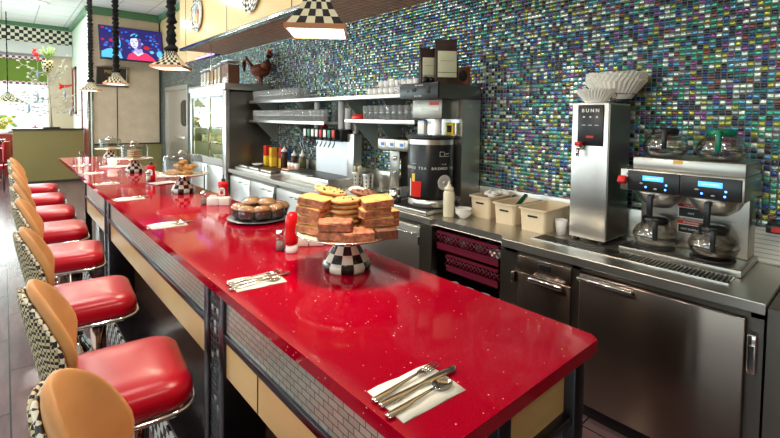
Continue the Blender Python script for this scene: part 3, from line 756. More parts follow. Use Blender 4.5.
# plate of wrapped rolls
PX, PY = 1.055, 2.30
m = MB('tray_grey'); m.lathe([(0, 0), (.12, 0), (.165, .012), (.168, .015), (.12, .006), (0, .005)], 40)
tag(m.build('serving_plate', loc=(PX, PY, Z+.0005)), 'dark round plate of film wrapped rolls on the red counter', 'plate')
m = MB('pastry', 'pastry_dark', 'icing'); m.lathe([(0, 0), (.030, 0), (.042, .010), (.046, .030), (.047, .044), (.052, .048), (.050, .060), (.034, .072), (0, .077)], 20, mf=lambda i, k: 1 if i < 4 else 0)
for v in m.bm.verts: v.co += Vector((random.uniform(-.0015, .0015), random.uniform(-.0015, .0015), random.uniform(-.001, .001)))
rl = m.build('wrapped_roll'); f = MB('film')
f.lathe([(.034, .002), (.046, .010), (.050, .030), (.052, .042), (.055, .047), (.053, .061), (.036, .075), (0, .080)], 14, capb=False)
for v in f.bm.verts: v.co *= 1+random.uniform(0, .03)
f.build('film_wrap', rl)
rolls = [(-.105, -.015, .008, -.25, 'leftmost wrapped roll on the dark plate'), (-.04, -.085, .008, -.30, 'wrapped roll at the front left of the dark plate'), (.045, -.075, .008, -.30, 'wrapped roll at the front middle of the dark plate'), (.108, -.01, .008, -.3, 'wrapped roll at the right of the dark plate'),
         (-.05, .04, .035, .1, 'large golden wrapped roll on top at the back left of the plate'), (.035, .03, .035, .1, 'dark topped wrapped roll on top at the back middle of plate'), (.09, .085, .008, .2, 'wrapped roll at the back right of the dark plate'), (-.01, .095, .006, .1, 'wrapped roll hidden at the back of the dark plate')]
for k, (dx, dy, z, tl, lb) in enumerate(rolls):
    c = rl if k == 0 else dup(rl, (0, 0, 0))
    p = Vector((PX, PY, Z)) + right*dx + fwdv*dy
    ax = (right*(-dx) + fwdv*(-dy)).normalized() if k != 4 else Vector((0, 0, 1))
    c.rotation_mode = 'QUATERNION'; dirv = Vector((-dx, -dy, 0)); wdir = (right*dirv.x + fwdv*dirv.y).normalized(); axis = Vector((0, 0, 1)).cross(-wdir)
    from mathutils import Quaternion
    c.rotation_quaternion = Quaternion(axis, tl); c.location = (p.x, p.y, p.z+z+.018*abs(tl)); tag(c, lb, 'roll', 'wrapped rolls on the dark plate')

# ketchup bottles
def ketchup(label, x, y, rz):
    t = thing('ketchup_bottle', label, 'ketchup bottle', (x, y, Z), rz, 'ketchup bottles')
    m = MB('ketchup_red')
    m.lathe([(0, .03), (.026, .03), (.032, .036), (.034, .055), (.031, .085), (.033, .11), (.034, .135), (.028, .158), (.018, .168), (0, .170)], 24, sy=.72)
    m.build('bottle', t)
    m = MB('ketchup_cap_white'); m.lathe([(0, 0), (.029, 0), (.031, .004), (.029, .028), (.026, .032), (0, .032)], 24, sy=.8); m.build('cap', t)
    return t
def ketchup_up(label, x, y, rz):
    t = thing('ketchup_bottle', label, 'ketchup bottle', (x, y, Z), rz, 'ketchup bottles')
    m = MB('ketchup_red'); m.lathe([(0, 0), (.033, 0), (.036, .006), (.036, .055), (.030, .085), (.036, .115), (.034, .128), (.014, .134), (.012, .14), (0, .14)], 24, sy=.66); m.build('bottle', t)
    m = MB('label_white'); m.T = Matrix.Translation((0, -.0245, .066)) @ Matrix.Rotation(PI/2, 4, 'X'); m.prism([(-.020, -.022), (.020, -.022), (.023, .0), (.020, .022), (.008, .030), (-.008, .030), (-.020, .022), (-.023, .0)], 0, .0015); m.build('label', t)
    m = MB('label_red'); m.T = Matrix.Translation((0, -.0262, .063)) @ Matrix.Rotation(PI/2, 4, 'X'); m.lathe([(.011, 0), (.011, .0008), (.009, .0008), (.009, 0)], 20, sy=1.2); m.build('emblem', t)
    text('lettering', 'HEINZ', .012, 'ink_black', t, (0, -.0266, .081), FY)
    m = MB('black_plastic'); m.lathe([(.012, .14), (.012, .152), (.005, .156), (.004, .178), (0, .18)], 16); m.build('nozzle', t)
    return t
ketchup('red ketchup bottle standing on its white cap beside the near cake stand', .908, 1.655, .5)
ketchup_up('red ketchup bottle with white label standing behind the white sugar caddy', 1.095, 2.93, -.75)
ketchup_up('small red ketchup bottle behind the menu, left of the pastry dome', .965, 4.28, -.6)
# shakers
def shaker(label, x, y, fill):
    t = thing('salt_shaker', label, 'shaker', (x, y, Z), 0, 'glass salt and pepper shakers')
    m = MB('clear_glass'); m.lathe([(0, 0), (.019, 0), (.021, .004), (.019, .05), (.017, .062), (.016, .062), (.018, .05), (.019, .005), (0, .004)], 10, smooth=False, capt=False); m.build('jar', t)
    m = MB(fill); m.lathe([(0, .005), (.0165, .005), (.0165, .04), (0, .041)], 10); m.build('contents', t)
    m = MB('chrome'); m.lathe([(0, .0625), (.018, .0625), (.0185, .078), (.014, .088), (0, .091)], 20); m.build('cap', t)
shaker('glass pepper shaker left of the near ketchup bottle', .878, 1.70, 'pepper')
shaker('glass salt shaker left of the white sugar caddy midway', .955, 2.895, 'pepper')
shaker('glass shaker in front of the far sugar caddy', .93, 4.22, 'salt')
def caddy(label, x, y, rz, n=2):
    t = thing('sugar_caddy', label, 'caddy', (x, y, Z), rz, 'white ceramic sugar caddies')
    w = .035
    m = MB('white_ceramic'); m.box(-.035, .035, -.028, .028, 0, .052, bev=.005); m.box(.037, .105, -.028, .028, 0, .052, bev=.005); m.build('holder', t)
    m = MB('white_paper', 'label_red')
    for k in range(5): m.box(-.022+.009*k, -.020+.009*k, -.022, .022, .05, .062+.002*(k % 2))
    m.build('packets', t)
caddy('white sugar caddy between the two nearest ketchup and cake stand', .985, 1.615+.10, vi+.15)
caddy('white sugar caddy in front of the labelled ketchup bottle', 1.0, 2.845, vi+.12)
caddy('white sugar caddy behind the menus, beside the far ketchup bottle', 1.03, 4.38, vi)
# menus
m = MB('white_paper', 'ink_black', 'black_plastic'); m.box(-.10, .10, -.075, .075, 0, .004, 0); m.box(-.104, .104, -.079, -.074, 0, .006, 2); m.box(-.104, .104, .074, .079, 0, .006, 2); m.box(-.104, -.099, -.079, .079, 0, .006, 2); m.box(.099, .104, -.079, .079, 0, .006, 2)
for k in range(6): m.box(-.085, .06-.02*(k % 3), -.055+.02*k, -.050+.02*k, .004, .0046, 1)
tag(m.build('menu', loc=(1.0, 4.02, Z+.0005)), 'black edged menu lying flat before the dome of pastries', 'menu').rotation_euler = (0, 0, .3)
# far tray with cup, water glass
m = MB('white_plastic'); m.prism(rrect(-.12, .12, -.09, .09, .02), 0, .006); m.tube([(x, y, .008) for x, y in rrect(-.12, .12, -.09, .09, .02)], .005, 6, closed=True)
tag(m.build('serving_tray', loc=(.90, 5.55, Z+.001)), 'white rectangular tray holding a coffee cup at the far counter', 'tray').rotation_euler = (0, 0, vi)
def cup(name, label, loc, s=1, handle=True, group=None, mat='white_ceramic'):
    t = thing(name, label, 'cup', loc, .4, group)
    m = MB(mat); m.lathe([(0, 0), (.025*s, 0), (.036*s, .02*s), (.042*s, .075*s), (.039*s, .075*s), (.033*s, .02*s), (0, .006*s)], 24, capt=False); m.build('body', t)
    if handle:
        m = MB(mat); m.tube([(.038*s, 0, .062*s), (.06*s, 0, .06*s), (.064*s, 0, .035*s), (.036*s, 0, .025*s)], .005*s, 8); m.build('handle', t)
    return t
cup('coffee_cup', 'white coffee cup standing on the white tray at the far counter', (.88, 5.58, Z+.008), 1.2)
m = MB('clear_glass'); m.lathe([(0, 0), (.028, 0), (.034, .12), (.032, .12), (.026, .006), (0, .006)], 20, capt=False); tag(m.build('water_glass', loc=(.80, 5.86, Z+.0005)), 'clear water glass left of the white tray at the far counter', 'glass')
m = MB('clear_glass'); m.lathe([(0, 0), (.028, 0), (.034, .12), (.032, .12), (.026, .006), (0, .006)], 20, capt=False); tag(m.build('water_glass', loc=(.72, 6.55, Z+.0005)), 'clear water glass nearest the far left corner of counter', 'glass')

# ------------------------------------------------------------------ back counter
# worktop segments: near (x 2.11), recessed over the racks, then far
m = MB('steel_top')
poly = [(2.11, .28), (2.11, 1.43), (2.17, 1.47), (2.17, 2.0), (2.145, 2.02), (2.145, 5.59), (XW-.002, 5.59), (XW-.002, .28)]
m.prism(poly[::-1], .785, .83, bev=.004)
tag(m.build('worktop'), 'long stainless steel worktop along the mosaic wall', 'worktop')
m = MB('steel_top'); m.box(XW-.022, XW-.002, .42, 5.59, .83, .995, bev=.004); tag(m.build('backsplash'), 'stainless steel upstand along the back of the worktop', 'backsplash')
m = MB('white_boards'); m.box(XW-.03, XW-.002, -.3, .415, .832, 1.0); tag(m.build('ribbed_panel'), 'white ribbed panel at the right end behind the worktop', 'panel')
m = MB('black_plastic', 'label_red', 'label_white'); m.box(XW-.14, XW-.004, .12, .36, 1.0, 1.04, bev=.005); m.box(XW-.142, XW-.139, .2, .34, 1.008, 1.03, 1); tag(m.build('towel_box'), 'flat black box with red label above the white ribbed panel', 'box')

# near fridge unit (big door + small drawer door)
t = thing('undercounter_fridge', 'stainless undercounter refrigerator with one big door below the coffee brewer', 'refrigerator', (0, 0, 0))
m = MB('steel_dark'); m.box(2.16, XW-.01, .285, 1.425, .1, .784); m.box(2.14, 2.16, .285, .325, .1, .784); m.box(2.14, 2.16, .99, 1.03, .1, .784); m.box(2.14, 2.16, 1.345, 1.425, .1, .784); m.box(2.14, 2.16, .285, 1.425, .758, .784); m.build('body', t)
m = MB('steel_door'); m.box(2.118, 2.155, .335, .985, .105, .752, bev=.006); d1 = m.build('big_door', t)
m = MB('chrome'); m.box(2.085, 2.119, .735, .985, .722, .740, bev=.005); m.build('handle', d1)
m = MB('steel_door'); m.box(2.124, 2.155, 1.03, 1.335, .13, .665, bev=.004); d2 = m.build('small_door', t)
m = MB('chrome'); m.box(2.085, 2.123, 1.06, 1.25, .640, .664, bev=.006); m.build('handle', d2)
m = MB('steel_door'); m.box(2.124, 2.155, 1.03, 1.335, .668, .757, bev=.003); d3 = m.build('control_panel', t)
m = MB('black_plastic'); m.box(2.118, 2.124, 1.14, 1.205, .708, .740, bev=.002); d4 = m.build('thermometer', d3)
m = MB('chrome'); m.box(2.105, 2.118, .300, .328, .55, .70, bev=.004); m.box(2.100, 2.106, .306, .322, .57, .66); m.build('hinge', t)
m = MB('chrome'); m.box(2.105, 2.14, 1.345, 1.362, .60, .66, bev=.003); m.build('hinge', t)
m = MB('chrome'); m.box(2.105, 2.14, .300, .345, .10, .125, bev=.003); m.build('hinge', t)
m = MB('dark_metal'); m.box(2.20, XW-.05, .33, 1.4, 0, .1); m.build('plinth', t)
m = MB('steel_dark'); m.box(2.13, XW-.005, -.9, .275, 0, .81); tag(m.build('side_cabinet'), 'dark steel side cabinet past the right end of the steel worktop', 'cabinet')

# drip grate set in the worktop
t = thing('drip_grate', 'long ribbed drip grate set in the worktop before the brewers', 'drip grate', (0, 0, 0))
m = MB('griddle_black'); m.box(2.245, 2.355, .42, 1.32, .8302, .8315); m.build('well', t)
m = MB('steel_dark')
y = .425
while y < 1.312: m.box(2.25, 2.35, y, y+.006, .8316, .8385); y += .0165
m.build('bars', t, kind='stuff')
m = MB('chrome'); m.box(2.241, 2.247, .417, 1.323, .8302, .8345); m.box(2.353, 2.359, .417, 1.323, .8302, .8345); m.box(2.247, 2.353, .417, .423, .8302, .8345); m.box(2.247, 2.353, 1.317, 1.323, .8302, .8345); m.build('rim', t)

# rack bay with maroon glass racks
t = thing('rack_stand', 'open steel rack bay under the worktop that holds the maroon racks', 'rack stand', (0, 0, 0))
m = MB('steel_dark'); m.box(2.16, 2.2, 1.43, 1.47, 0, .784); m.build('stile', t)
m = MB('steel_dark'); m.box(2.14, 2.2, 2.0, 2.10, 0, .784); m.build('stile', t)
m = MB('steel_dark'); m.box(2.2, XW-.03, 1.43, 1.45, 0, .784); m.box(2.2, XW-.03, 2.06, 2.08, 0, .784); m.box(XW-.05, XW-.03, 1.45, 2.06, 0, .784); m.box(2.2, XW-.05, 1.45, 2.06, .3, .32); m.build('liner', t)
def rack(label, y0, y1, z0, z1):
    t = thing('glass_rack', label, 'rack', (0, 0, 0), 0, 'maroon plastic glass racks')
    x0, x1 = 2.165, 2.66
    m = MB('maroon_plastic')
    zm = z0+(z1-z0)*.42
    for (a, b, c_, d_) in ((x0, x0+.012, y0, y1), (x1-.012, x1, y0, y1), (x0, x1, y0, y0+.012), (x0, x1, y1-.012, y1)):
        m.box(a, b, c_, d_, z0, zm); m.box(a-.004, b+.004, c_, d_, z1-.014, z1); m.box(a-.003, b, c_, d_, zm-.01, zm)
    m.box(x0, x1, y0, y1, z0, z0+.008)
    m.build('crate_body', t)
    m = MB('maroon_plastic'); L = (z1-.014-zm)
    yy = y0
    while yy+L < y1+.01:
        for s_ in (0, 1):
            a = (x0+.006, yy if s_ else yy+L, zm); b = (x0+.006, yy+L if s_ else yy, z1-.012); m.tube([a, b], .0035, 5)
        yy += L*.55
    m.build('lattice', t)
    m = MB('maroon_plastic')
    for i in range(1, 4):
        m.box(x0+.02+i*.115, x0+.023+i*.115, y0+.02, y1-.02, z0+.01, z0+(z1-z0)*.7)
        yy = y0+(y1-y0)*i/4; m.box(x0+.02, x1-.02, yy-.0015, yy+.0015, z0+.01, z0+(z1-z0)*.7)
    m.build('dividers', t)
rack('upper maroon glass rack in the bay under the worktop', 1.475, 1.985, .628, .755)
rack('lower maroon glass rack under the upper one', 1.475, 1.90, .500, .615)
k = 0
cg = MB('glassware'); cg.lathe([(0, 0), (.028, 0), (.036, .09), (.034, .09), (.026, .005), (0, .005)], 18, capt=False); cg = cg.build('tumbler')
for i in range(4):
    for j in range(2):
        c = cg if k == 0 else cg.copy()
        if k: COL.objects.link(c)
        c.location = (2.235+.115*j, 1.54+.128*i, .6365); tag(c, 'clear tumbler standing in the upper maroon rack', 'glass', 'tumblers in the upper rack'); k += 1
k = 0
for i in range(4):
    c0 = cup('coffee_mug', 'white mug on the shelf below the maroon racks', (2.24, 1.52+.125*i, .3205), 1.05, True, 'mugs below the racks') if k == 0 else dup(c0, (2.24, 1.52+.125*i, .3205)); k += 1
c1 = dup(c0, (2.215, 1.535, .6365), 0, 'white mug at the right front of the upper maroon rack', 'white mug in upper rack')
# cabinets further along
def cabinet(label, y0, y1, n, xh=2.16):
    t = thing('base_cabinet', label, 'cabinet', (0, 0, 0), 0, 'steel base cabinets')
    m = MB('steel_dark'); m.box(xh+.02, XW-.01, y0, y1, .1, .784); m.box(xh+.01, xh+.02, y0, y0+.03, .1, .784); m.box(xh+.01, xh+.02, y1-.03, y1, .1, .784); m.build('body', t)
    w = (y1-y0-.04)/n
    for k in range(n):
        a = y0+.02+k*w; m = MB('steel'); m.box(xh, xh+.025, a+.008, a+w-.008, .13, .745, bev=.004); d_ = m.build('door', t)
        m = MB('chrome'); m.tube([(xh-.001, a+.05, .70), (xh-.03, a+.05, .70), (xh-.03, a+.25, .70), (xh-.001, a+.25, .70)], .006, 6); m.build('handle', d_)
        m = MB('chrome'); m.box(xh-.006, xh+.0, a+.0, a+.016, .62, .68); m.build('hinge', d_)
    m = MB('dark_metal'); m.box(xh+.07, XW-.05, y0+.02, y1-.02, 0, .1); m.build('plinth', t)
cabinet('steel base cabinet left of the maroon racks behind the toast', 2.11, 3.05, 1)
cabinet('steel base cabinet under the soda fountain', 3.06, 4.3, 2)
cabinet('steel base cabinet under the griddle, nearest the tall fridge', 4.31, 5.58, 2)

# ------------------------------------------------------------------ coffee brewer
def carafe(label, loc, rz, coffee, hcol, lid, group='glass coffee carafes'):
    t = thing('coffee_carafe', label, 'carafe', loc, rz, group); t.scale = (1.28, 1.28, 1.12)
    m = MB('carafe_glass'); m.lathe([(0, .0), (.052, .0), (.068, .012), (.078, .038), (.078, .056), (.068, .082), (.050, .102), (.042, .112), (.040, .112), (.048, .100), (.065, .081), (.075, .055), (.075, .039), (.065, .014), (.05, .004), (0, .004)], 30, capt=False); m.build('bowl', t)
    if coffee:
        m = MB('coffee_glass' if coffee > 1 else 'brown_sauce'); m.lathe([(0, .005), (.050, .005), (.064, .015), (.070, .026), (0, .0265)], 30); m.build('coffee', t)
    m = MB(hcol); m.lathe([(.043, .100), (.046, .112), (.047, .126), (.036, .134), (0, .136), (0, .128), (.034, .120), (.041, .112)], 26, capb=False); m.box(-.012, .012, -.062, -.030, .112, .128, bev=.004); m.build('collar', t)
    m = MB(hcol); m.box(-.010, .010, -.088, -.040, .118, .131, bev=.005); m.box(-.009, .009, -.092, -.078, .042, .130, bev=.005); m.build('handle', t)
    m = MB('dark_metal'); m.tube([(.0775*math.cos(a), .0775*math.sin(a), .048) for a in [2*PI*k/30 for k in range(30)]], .0018, 6, closed=True); m.build('band', t)
    return t
BX, BY0, BY1 = 2.38, .402, .902
t = thing('coffee_brewer', 'twin stainless coffee brewer with blue displays at the right of the worktop', 'coffee maker', (0, 0, 0))
m = MB('steel_mid', 'griddle_black'); m.box(BX-.01, XW-.03, BY0-.005, BY1, .832, .862, bev=.004); 
m.build('base', t)
for y in (.53, .775):
    m = MB('griddle_black'); m.lathe([(0, .863), (.074, .863), (.076, .867), (.07, .869), (0, .869)], 28, (BX+.115, y, 0), sx=1.2, sy=1.2); m.build('warmer_plate', t)
m = MB('steel_mid'); m.box(XW-.17, XW-.03, BY0+.01, BY1-.03, .862, 1.30, bev=.004); m.build('column', t)
m = MB('steel_mid'); m.box(BX+.02, XW-.03, BY0-.0, BY1-.045, 1.262, 1.322, bev=.004); m.build('upper_warmer', t)
m = MB('black_plastic', 'steel_mid'); m.box(BX-.015, XW-.03, BY0-.005, BY1, 1.155, 1.262, 1, bev=.004)
m.build('head', t)
for k, (a, b) in enumerate(((.425, .615), (.655, .845))):
    m = MB('black_plastic'); m.box(BX-.024, BX-.015, a-.018, b+.02, 1.158, 1.256, bev=.003); p = m.build('control_panel', t)
    yc = (a+b)/2
    m = MB('led_screen'); m.box(BX-.026, BX-.024, yc-.045, yc+.045, 1.212, 1.236); s_ = m.build('display', p)
    text('lettering', 'READY TO BREW' if k else 'READY TO BREW', .0085, 'led_text', s_, (BX-.0265, yc, 1.224), FX)
    for (dy, dz) in ((.03, -.026), (-.055, -.03), (-.058, -.008)):
        m = MB('led_blue'); m.blob((BX-.0262, yc+dy, 1.207+dz), .0048, 8, 6); m.build('indicator_lamp', p)
    for (dy, dz) in ((-.012, -.03), (.05, -.008)):
        m = MB('steel_mid'); m.blob((BX-.025, yc+dy, 1.205+dz), .007, 8, 6, sc=(.3, 1.3, .7)); m.build('button', p)
    # brew funnel
    m = MB('steel', 'chrome'); m.lathe([(.03, -.078), (.05, -.075), (.088, -.045), (.106, -.006), (.108, .0), (0, .0)], 30, (BX+.09, yc, 1.152)); fn = m.build('brew_funnel', t)
    m = MB('black_plastic'); m.box(BX-.055, BX+.02, yc-.012, yc+.012, 1.128, 1.150, bev=.004); m.box(BX-.064, BX-.044, yc-.013, yc+.013, 1.045, 1.148, bev=.006); m.build('handle', fn)
m = MB('red_plastic'); m.box(BX-.05, BX-.02, .868, .905, 1.188, 1.226, bev=.006, rot=Matrix.Rotation(.5, 3, 'Y')); m.build('hot_water_tap', t)
m = MB('label_white'); m.box(BX-.026, BX-.0245, .868, .892, 1.232, 1.244); m.build('badge', t)
for (z0, z1, tx) in ((1.02, 1.09, ('CAUTION', 'HOT')), (.94, 1.005, ('WARNING', 'HOT SURFACE'))):
    m = MB('label_white', 'label_red', 'ink_black'); X_ = XW-.172; m.box(X_, X_+.002, .585, .70, z0, z1, 0); m.box(X_-.001, X_, .585, .70, z1-.018, z1, 1); m.box(X_-.001, X_, .59, .695, z0+.004, z1-.022, 2); l_ = m.build('warning_label', t)
    text('lettering', tx[0], .014, 'label_white', l_, (X_-.0015, .642, z1-.009), FX); text('lettering', tx[1], .013, 'label_white', l_, (X_-.0015, .642, z0+.022), FX)
m = MB('amber_plastic'); m.box(BX+.0185, BX+.02, .64, .68, 1.300, 1.318); m.build('warning_strip', t)
carafe('glass carafe with black handle on the upper left warmer of brewer', (BX+.115, .745, 1.3225), -PI/2+.25, 0, 'black_plastic', 0)
carafe('glass carafe with green collar and handle on the upper right warmer', (BX+.115, .515, 1.3225), -PI/2+.1, 0, 'green_plastic', 0)
carafe('lower left carafe with black lid and pale coffee under the brewer', (BX+.115, .775, .8695), -PI/2+.3, 0, 'black_plastic', 0)
carafe('lower right carafe with dark coffee in the brewer', (BX+.115, .53, .8695), -PI/2+.2, 1, 'black_plastic', 0)

# hot water tower
t = thing('hot_water_dispenser', 'tall stainless hot water dispenser with black panel and red tap', 'water dispenser', (0, 0, 0))
U0, U1, UX = .985, 1.185, 2.405
m = MB('steel'); m.box(UX, XW-.06, U0, U1, .85, 1.60, bev=.004); m.build('body', t)
m = MB('steel_dark'); m.box(UX+.004, XW-.065, U0-.004, U0-.0005, .86, 1.59); m.build('side_panel', t)
m = MB('black_plastic')
for (x, y) in ((UX+.03, U0+.03), (UX+.03, U1-.03), (XW-.09, U0+.03), (XW-.09, U1-.03)): m.lathe([(0, .8302), (.018, .8302), (.014, .85), (0, .85)], 12, (x, y, 0))
m.build('feet', t)
m = MB('black_plastic'); m.box(UX-.008, UX, U0+.025, U1-.035, 1.365, 1.588, bev=.003); p = m.build('front_panel', t)
yc = (U0+U1-.01)/2
text('lettering', 'B U N N', .026, 'label_white', p, (UX-.0088, yc, 1.556), FX, bold=.0008)
m = MB('label_white')
for dy in (-.035, 0, .035): m.box(UX-.0095, UX-.008, yc+dy-.005, yc+dy+.005, 1.518, 1.526)
for dy in (-.035, 0, .035): m.box(UX-.0095, UX-.008, yc+dy-.010, yc+dy+.010, 1.476, 1.479)
m.build('markings', p)
m = MB('label_red'); m.box(UX-.0095, UX-.008, yc-.02, yc+.02, 1.408, 1.420); m.build('badge', p)
m = MB('chrome'); m.T = Matrix.Translation((UX, U1-.06, 1.352)); m.lathe([(.0, -.01), (.02, -.01), (.02, .012), (0, .012)], 16); m.box(-.05, .0, -.012, .012, -.008, .01, bev=.004); m.tube([(-.045, 0, .0), (-.052, 0, -.045)], .009, 10); m.build('tap', t)
m = MB('red_plastic'); m.box(UX-.06, UX-.02, U1-.078, U1-.042, 1.364, 1.386, bev=.007); m.build('tap_lever', t)
# filter baskets on top
def filt(name, label, loc, n, R, col='paper_filter', tilt=0):
    o = []
    for k in range(n):
        m = MB(col); seg = 72; r0 = R*.52
        pf = [(0, 0), (r0, 0), (R, R*.62)]
        vs = []
        rings = []
        for (r, z) in pf[1:]:
            rings.append([m.bm.verts.new(((r+(.004*(1 if q % 2 else -1) if r > r0 else 0))*math.cos(2*PI*q/seg), (r+(.004*(1 if q % 2 else -1) if r > r0 else 0))*math.sin(2*PI*q/seg), z+(random.uniform(-.004, .004) if r > r0 else 0))) for q in range(seg)])
        for q in range(seg): m.bm.faces.new((rings[0][q], rings[0][(q+1) % seg], rings[1][(q+1) % seg], rings[1][q]))
        m.bm.faces.new(rings[0][::-1])
        so = m.build(name, loc=(loc[0], loc[1], loc[2]+k*.010)); so.modifiers.new('s', 'SOLIDIFY').thickness = .0015; so.rotation_euler = (tilt*.6, tilt, random.random()); o.append(so)
    return o
t = thing('filter_basket', 'black wire basket holding paper coffee filters atop the water dispenser', 'basket', (UX+.20, 1.05, 1.6015), 0)
m = MB('black_plastic'); R0, R1, hh = .065, .115, .05
for rr_, zz in ((R0, .003), ((R0+R1)/2, hh/2), (R1, hh)): m.tube([(rr_*math.cos(a), rr_*math.sin(a), zz) for a in [2*PI*k/28 for k in range(28)]], .0022, 5, closed=True)
for k in range(28):
    a = 2*PI*k/28; m.tube([(R0*math.cos(a), R0*math.sin(a), .003), (R1*math.cos(a+.12), R1*math.sin(a+.12), hh)], .0016, 4)
m.build('wire_frame', t)
for i, s_ in enumerate(filt('coffee_filter', '', (UX+.20, 1.035, 1.625), 6, .155, tilt=-.04)): tag(s_, 'white fluted paper filter in the stack held by the wire basket', 'coffee filter', 'paper filters in the wire basket')
for i, s_ in enumerate(filt('coffee_filter', '', (UX+.07, 1.09, 1.602), 2, .10)): tag(s_, 'loose white paper filter on the front edge of the water dispenser', 'coffee filter', 'loose filters on the water dispenser')
m = MB('white_plastic'); m.lathe([(0, 0), (.026, 0), (.036, .085), (.034, .085), (.025, .004), (0, .004)], 20, capt=False); tag(m.build('foam_cup', loc=(2.47, 1.265, .8305)), 'white foam cup between the cream bins and water dispenser', 'cup')

# cream bins
def bin_(label, x, y, w, l, h, group='cream storage bins'):
    t = thing('storage_bin', label, 'bin', (x, y, .8305), .02, group)
    m = MB('cream_plastic')
    o0 = rrect(0, l-.02, -w/2+.012, w/2-.012, .02); o1 = rrect(-.008, l-.008, -w/2+.004, w/2-.004, .022); rim = rrect(-.02, l, -w/2-.004, w/2+.004, .022)
    i1 = rrect(-.004, l-.014, -w/2+.008, w/2-.008, .02); i0 = rrect(.005, l-.025, -w/2+.016, w/2-.016, .018)
    seq = [(o0, 0), (o1, h-.008), (rim, h-.008), (rim, h), (i1, h), (i0, .005)]
    R_ = [[m.bm.verts.new((a, b, z)) for a, b in ring] for ring, z in seq]
    for a, b in zip(R_, R_[1:]):
        n = len(a)
        for i in range(n): m.bm.faces.new((a[i], a[(i+1) % n], b[(i+1) % n], b[i]))
    m.bm.faces.new(R_[0][::-1]); m.bm.faces.new(R_[-1]); m.build('tub', t)
    m = MB('ink_black'); m.box(-.0095, -.0055, -.032, .030, h-.052, h-.041); m.build('stamp', t)
    return t
bin_('leftmost cream bin, heaped with crumpled white paper', 2.43, 1.825, .172, .29, .148)
bin_('middle cream bin with a green scoop handle sticking out', 2.405, 1.615, .165, .31, .135)
bin_('right cream bin next to the foam cup and water dispenser', 2.375, 1.395, .185, .35, .14)
m = MB('white_paper')
for k in range(16):
    c = (random.uniform(.0, .2), random.uniform(-.05, .05), random.uniform(0, .012)); m.blob(c, .026, 7, 5, sc=(1.1, 1.0, .6))
for v in m.bm.verts: v.co += Vector((random.uniform(-.006, .006), random.uniform(-.006, .006), random.uniform(-.004, .004)))
tag(m.build('paper_heap', loc=(2.48, 1.825, .975)), 'heap of crumpled white paper packets in the leftmost cream bin', 'paper')['kind'] = 'stuff'
m = MB('dark_green_plastic'); m.box(-.075, .075, -.013, .013, -.012, .012, bev=.007); o = tag(m.build('scoop', loc=(2.515, 1.56, .98)), 'dark green scoop handle sticking up from the middle cream bin', 'scoop'); o.rotation_euler = (.2, -.35, .15)
m = MB('clear_glass'); 
for k in range(3): m.lathe([(0, 0), (.022, .0), (.03, .05), (.040, .075), (.038, .075), (.028, .05), (.02, .004), (0, .004)], 14, (0, 0, .018*k), capt=False)
tag(m.build('glass_dish', loc=(2.56, 1.97, .8305+.0)), 'stacked fluted glass dishes behind the leftmost cream bin', 'dish').scale = (1, 1, 1.3)
# bowls
bwl = MB('white_ceramic'); bwl.lathe([(0, 0), (.024, 0), (.03, .006), (.056, .036), (.058, .042), (.055, .042), (.028, .010), (0, .008)], 28, capt=False); bwl = bwl.build('bowl')
for k, lb in enumerate(('bottom', 'middle', 'top')):
    c = bwl if k == 0 else bwl.copy()
    if k: COL.objects.link(c)
    c.location = (2.335, 1.89, .8305+.013*k); tag(c, f'small white bowl, {lb} of the stack beside the squeeze bottle', 'bowl', 'stacked white bowls')
def squeeze(label, loc, mat, s=1, cap='white_plastic', group=None, tip=.06):
    t = thing('squeeze_bottle', label, 'squeeze bottle', loc, 0, group)
    m = MB(mat); m.lathe([(0, 0), (.029*s, 0), (.032*s, .004), (.032*s, .135*s), (.026*s, .150*s), (.024*s, .152*s), (0, .153*s)], 24); m.build('bottle', t)
    m = MB(cap); m.lathe([(.027*s, .150*s), (.027*s, .166*s), (.012*s, .178*s), (.004, .178*s+tip), (0, .178*s+tip)], 20); m.build('nozzle_cap', t)
    return t
squeeze('cream coloured squeeze bottle in front of the tea urn', (2.29, 1.985, .8305), 'cream_bottle', 1.2, 'cream_bottle', tip=.03)

# ------------------------------------------------------------------ tea brewer and urn
t = thing('tea_brewer', 'tall iced tea brewer with black control head over the urn', 'tea brewer', (0, 0, 0))
m = MB('steel_dark', 'black_plastic'); m.box(2.255, XW-.03, 2.058, 2.44, 1.645, 1.752, 0, bev=.004); m.build('head', t)
m = MB('black_plastic', 'chrome'); m.box(2.238, 2.256, 2.056, 2.445, 1.643, 1.756, bev=.003); p = m.build('control_panel', t)
m = MB('black_matte', 'chrome'); m.box(2.232, 2.238, 2.13, 2.165, 1.68, 1.73, 0, bev=.003); m.box(2.232, 2.238, 2.27, 2.31, 1.695, 1.72, 0, bev=.003); m.blob((2.235, 2.36, 1.70), .007, 8, 6, 1); m.build('switches', p)
text('lettering', 'TEA BREWER', .014, 'label_white', p, (2.2372, 2.24, 1.738), FX); text('lettering', 'READY  BREW', .012, 'label_white', p, (2.2372, 2.25, 1.662), FX)
m = MB('steel'); m.box(2.515, XW-.03, 2.06, 2.44, .832, 1.645); m.box(2.505, 2.516, 2.058, 2.085, .832, 1.645); m.build('column', t)
m = MB('steel_dark'); m.box(2.33, 2.515, 2.10, 2.40, 1.50, 1.645, bev=.006); p = m.build('brew_funnel', t)
m = MB('label_white', 'label_red'); m.box(2.327, 2.33, 2.13, 2.30, 1.56, 1.58); m.box(2.327, 2.33, 2.13, 2.22, 1.60, 1.625, 1); m.build('label', p)
m = MB('black_plastic', 'steel'); m.box(2.165, 2.5, 2.08, 2.50, .832, .862, 1, bev=.006); tr = m.build('drip_tray', t)
m = MB('griddle_black'); m.box(2.175, 2.49, 2.09, 2.49, .862, .866); m.build('tray_grid', tr)
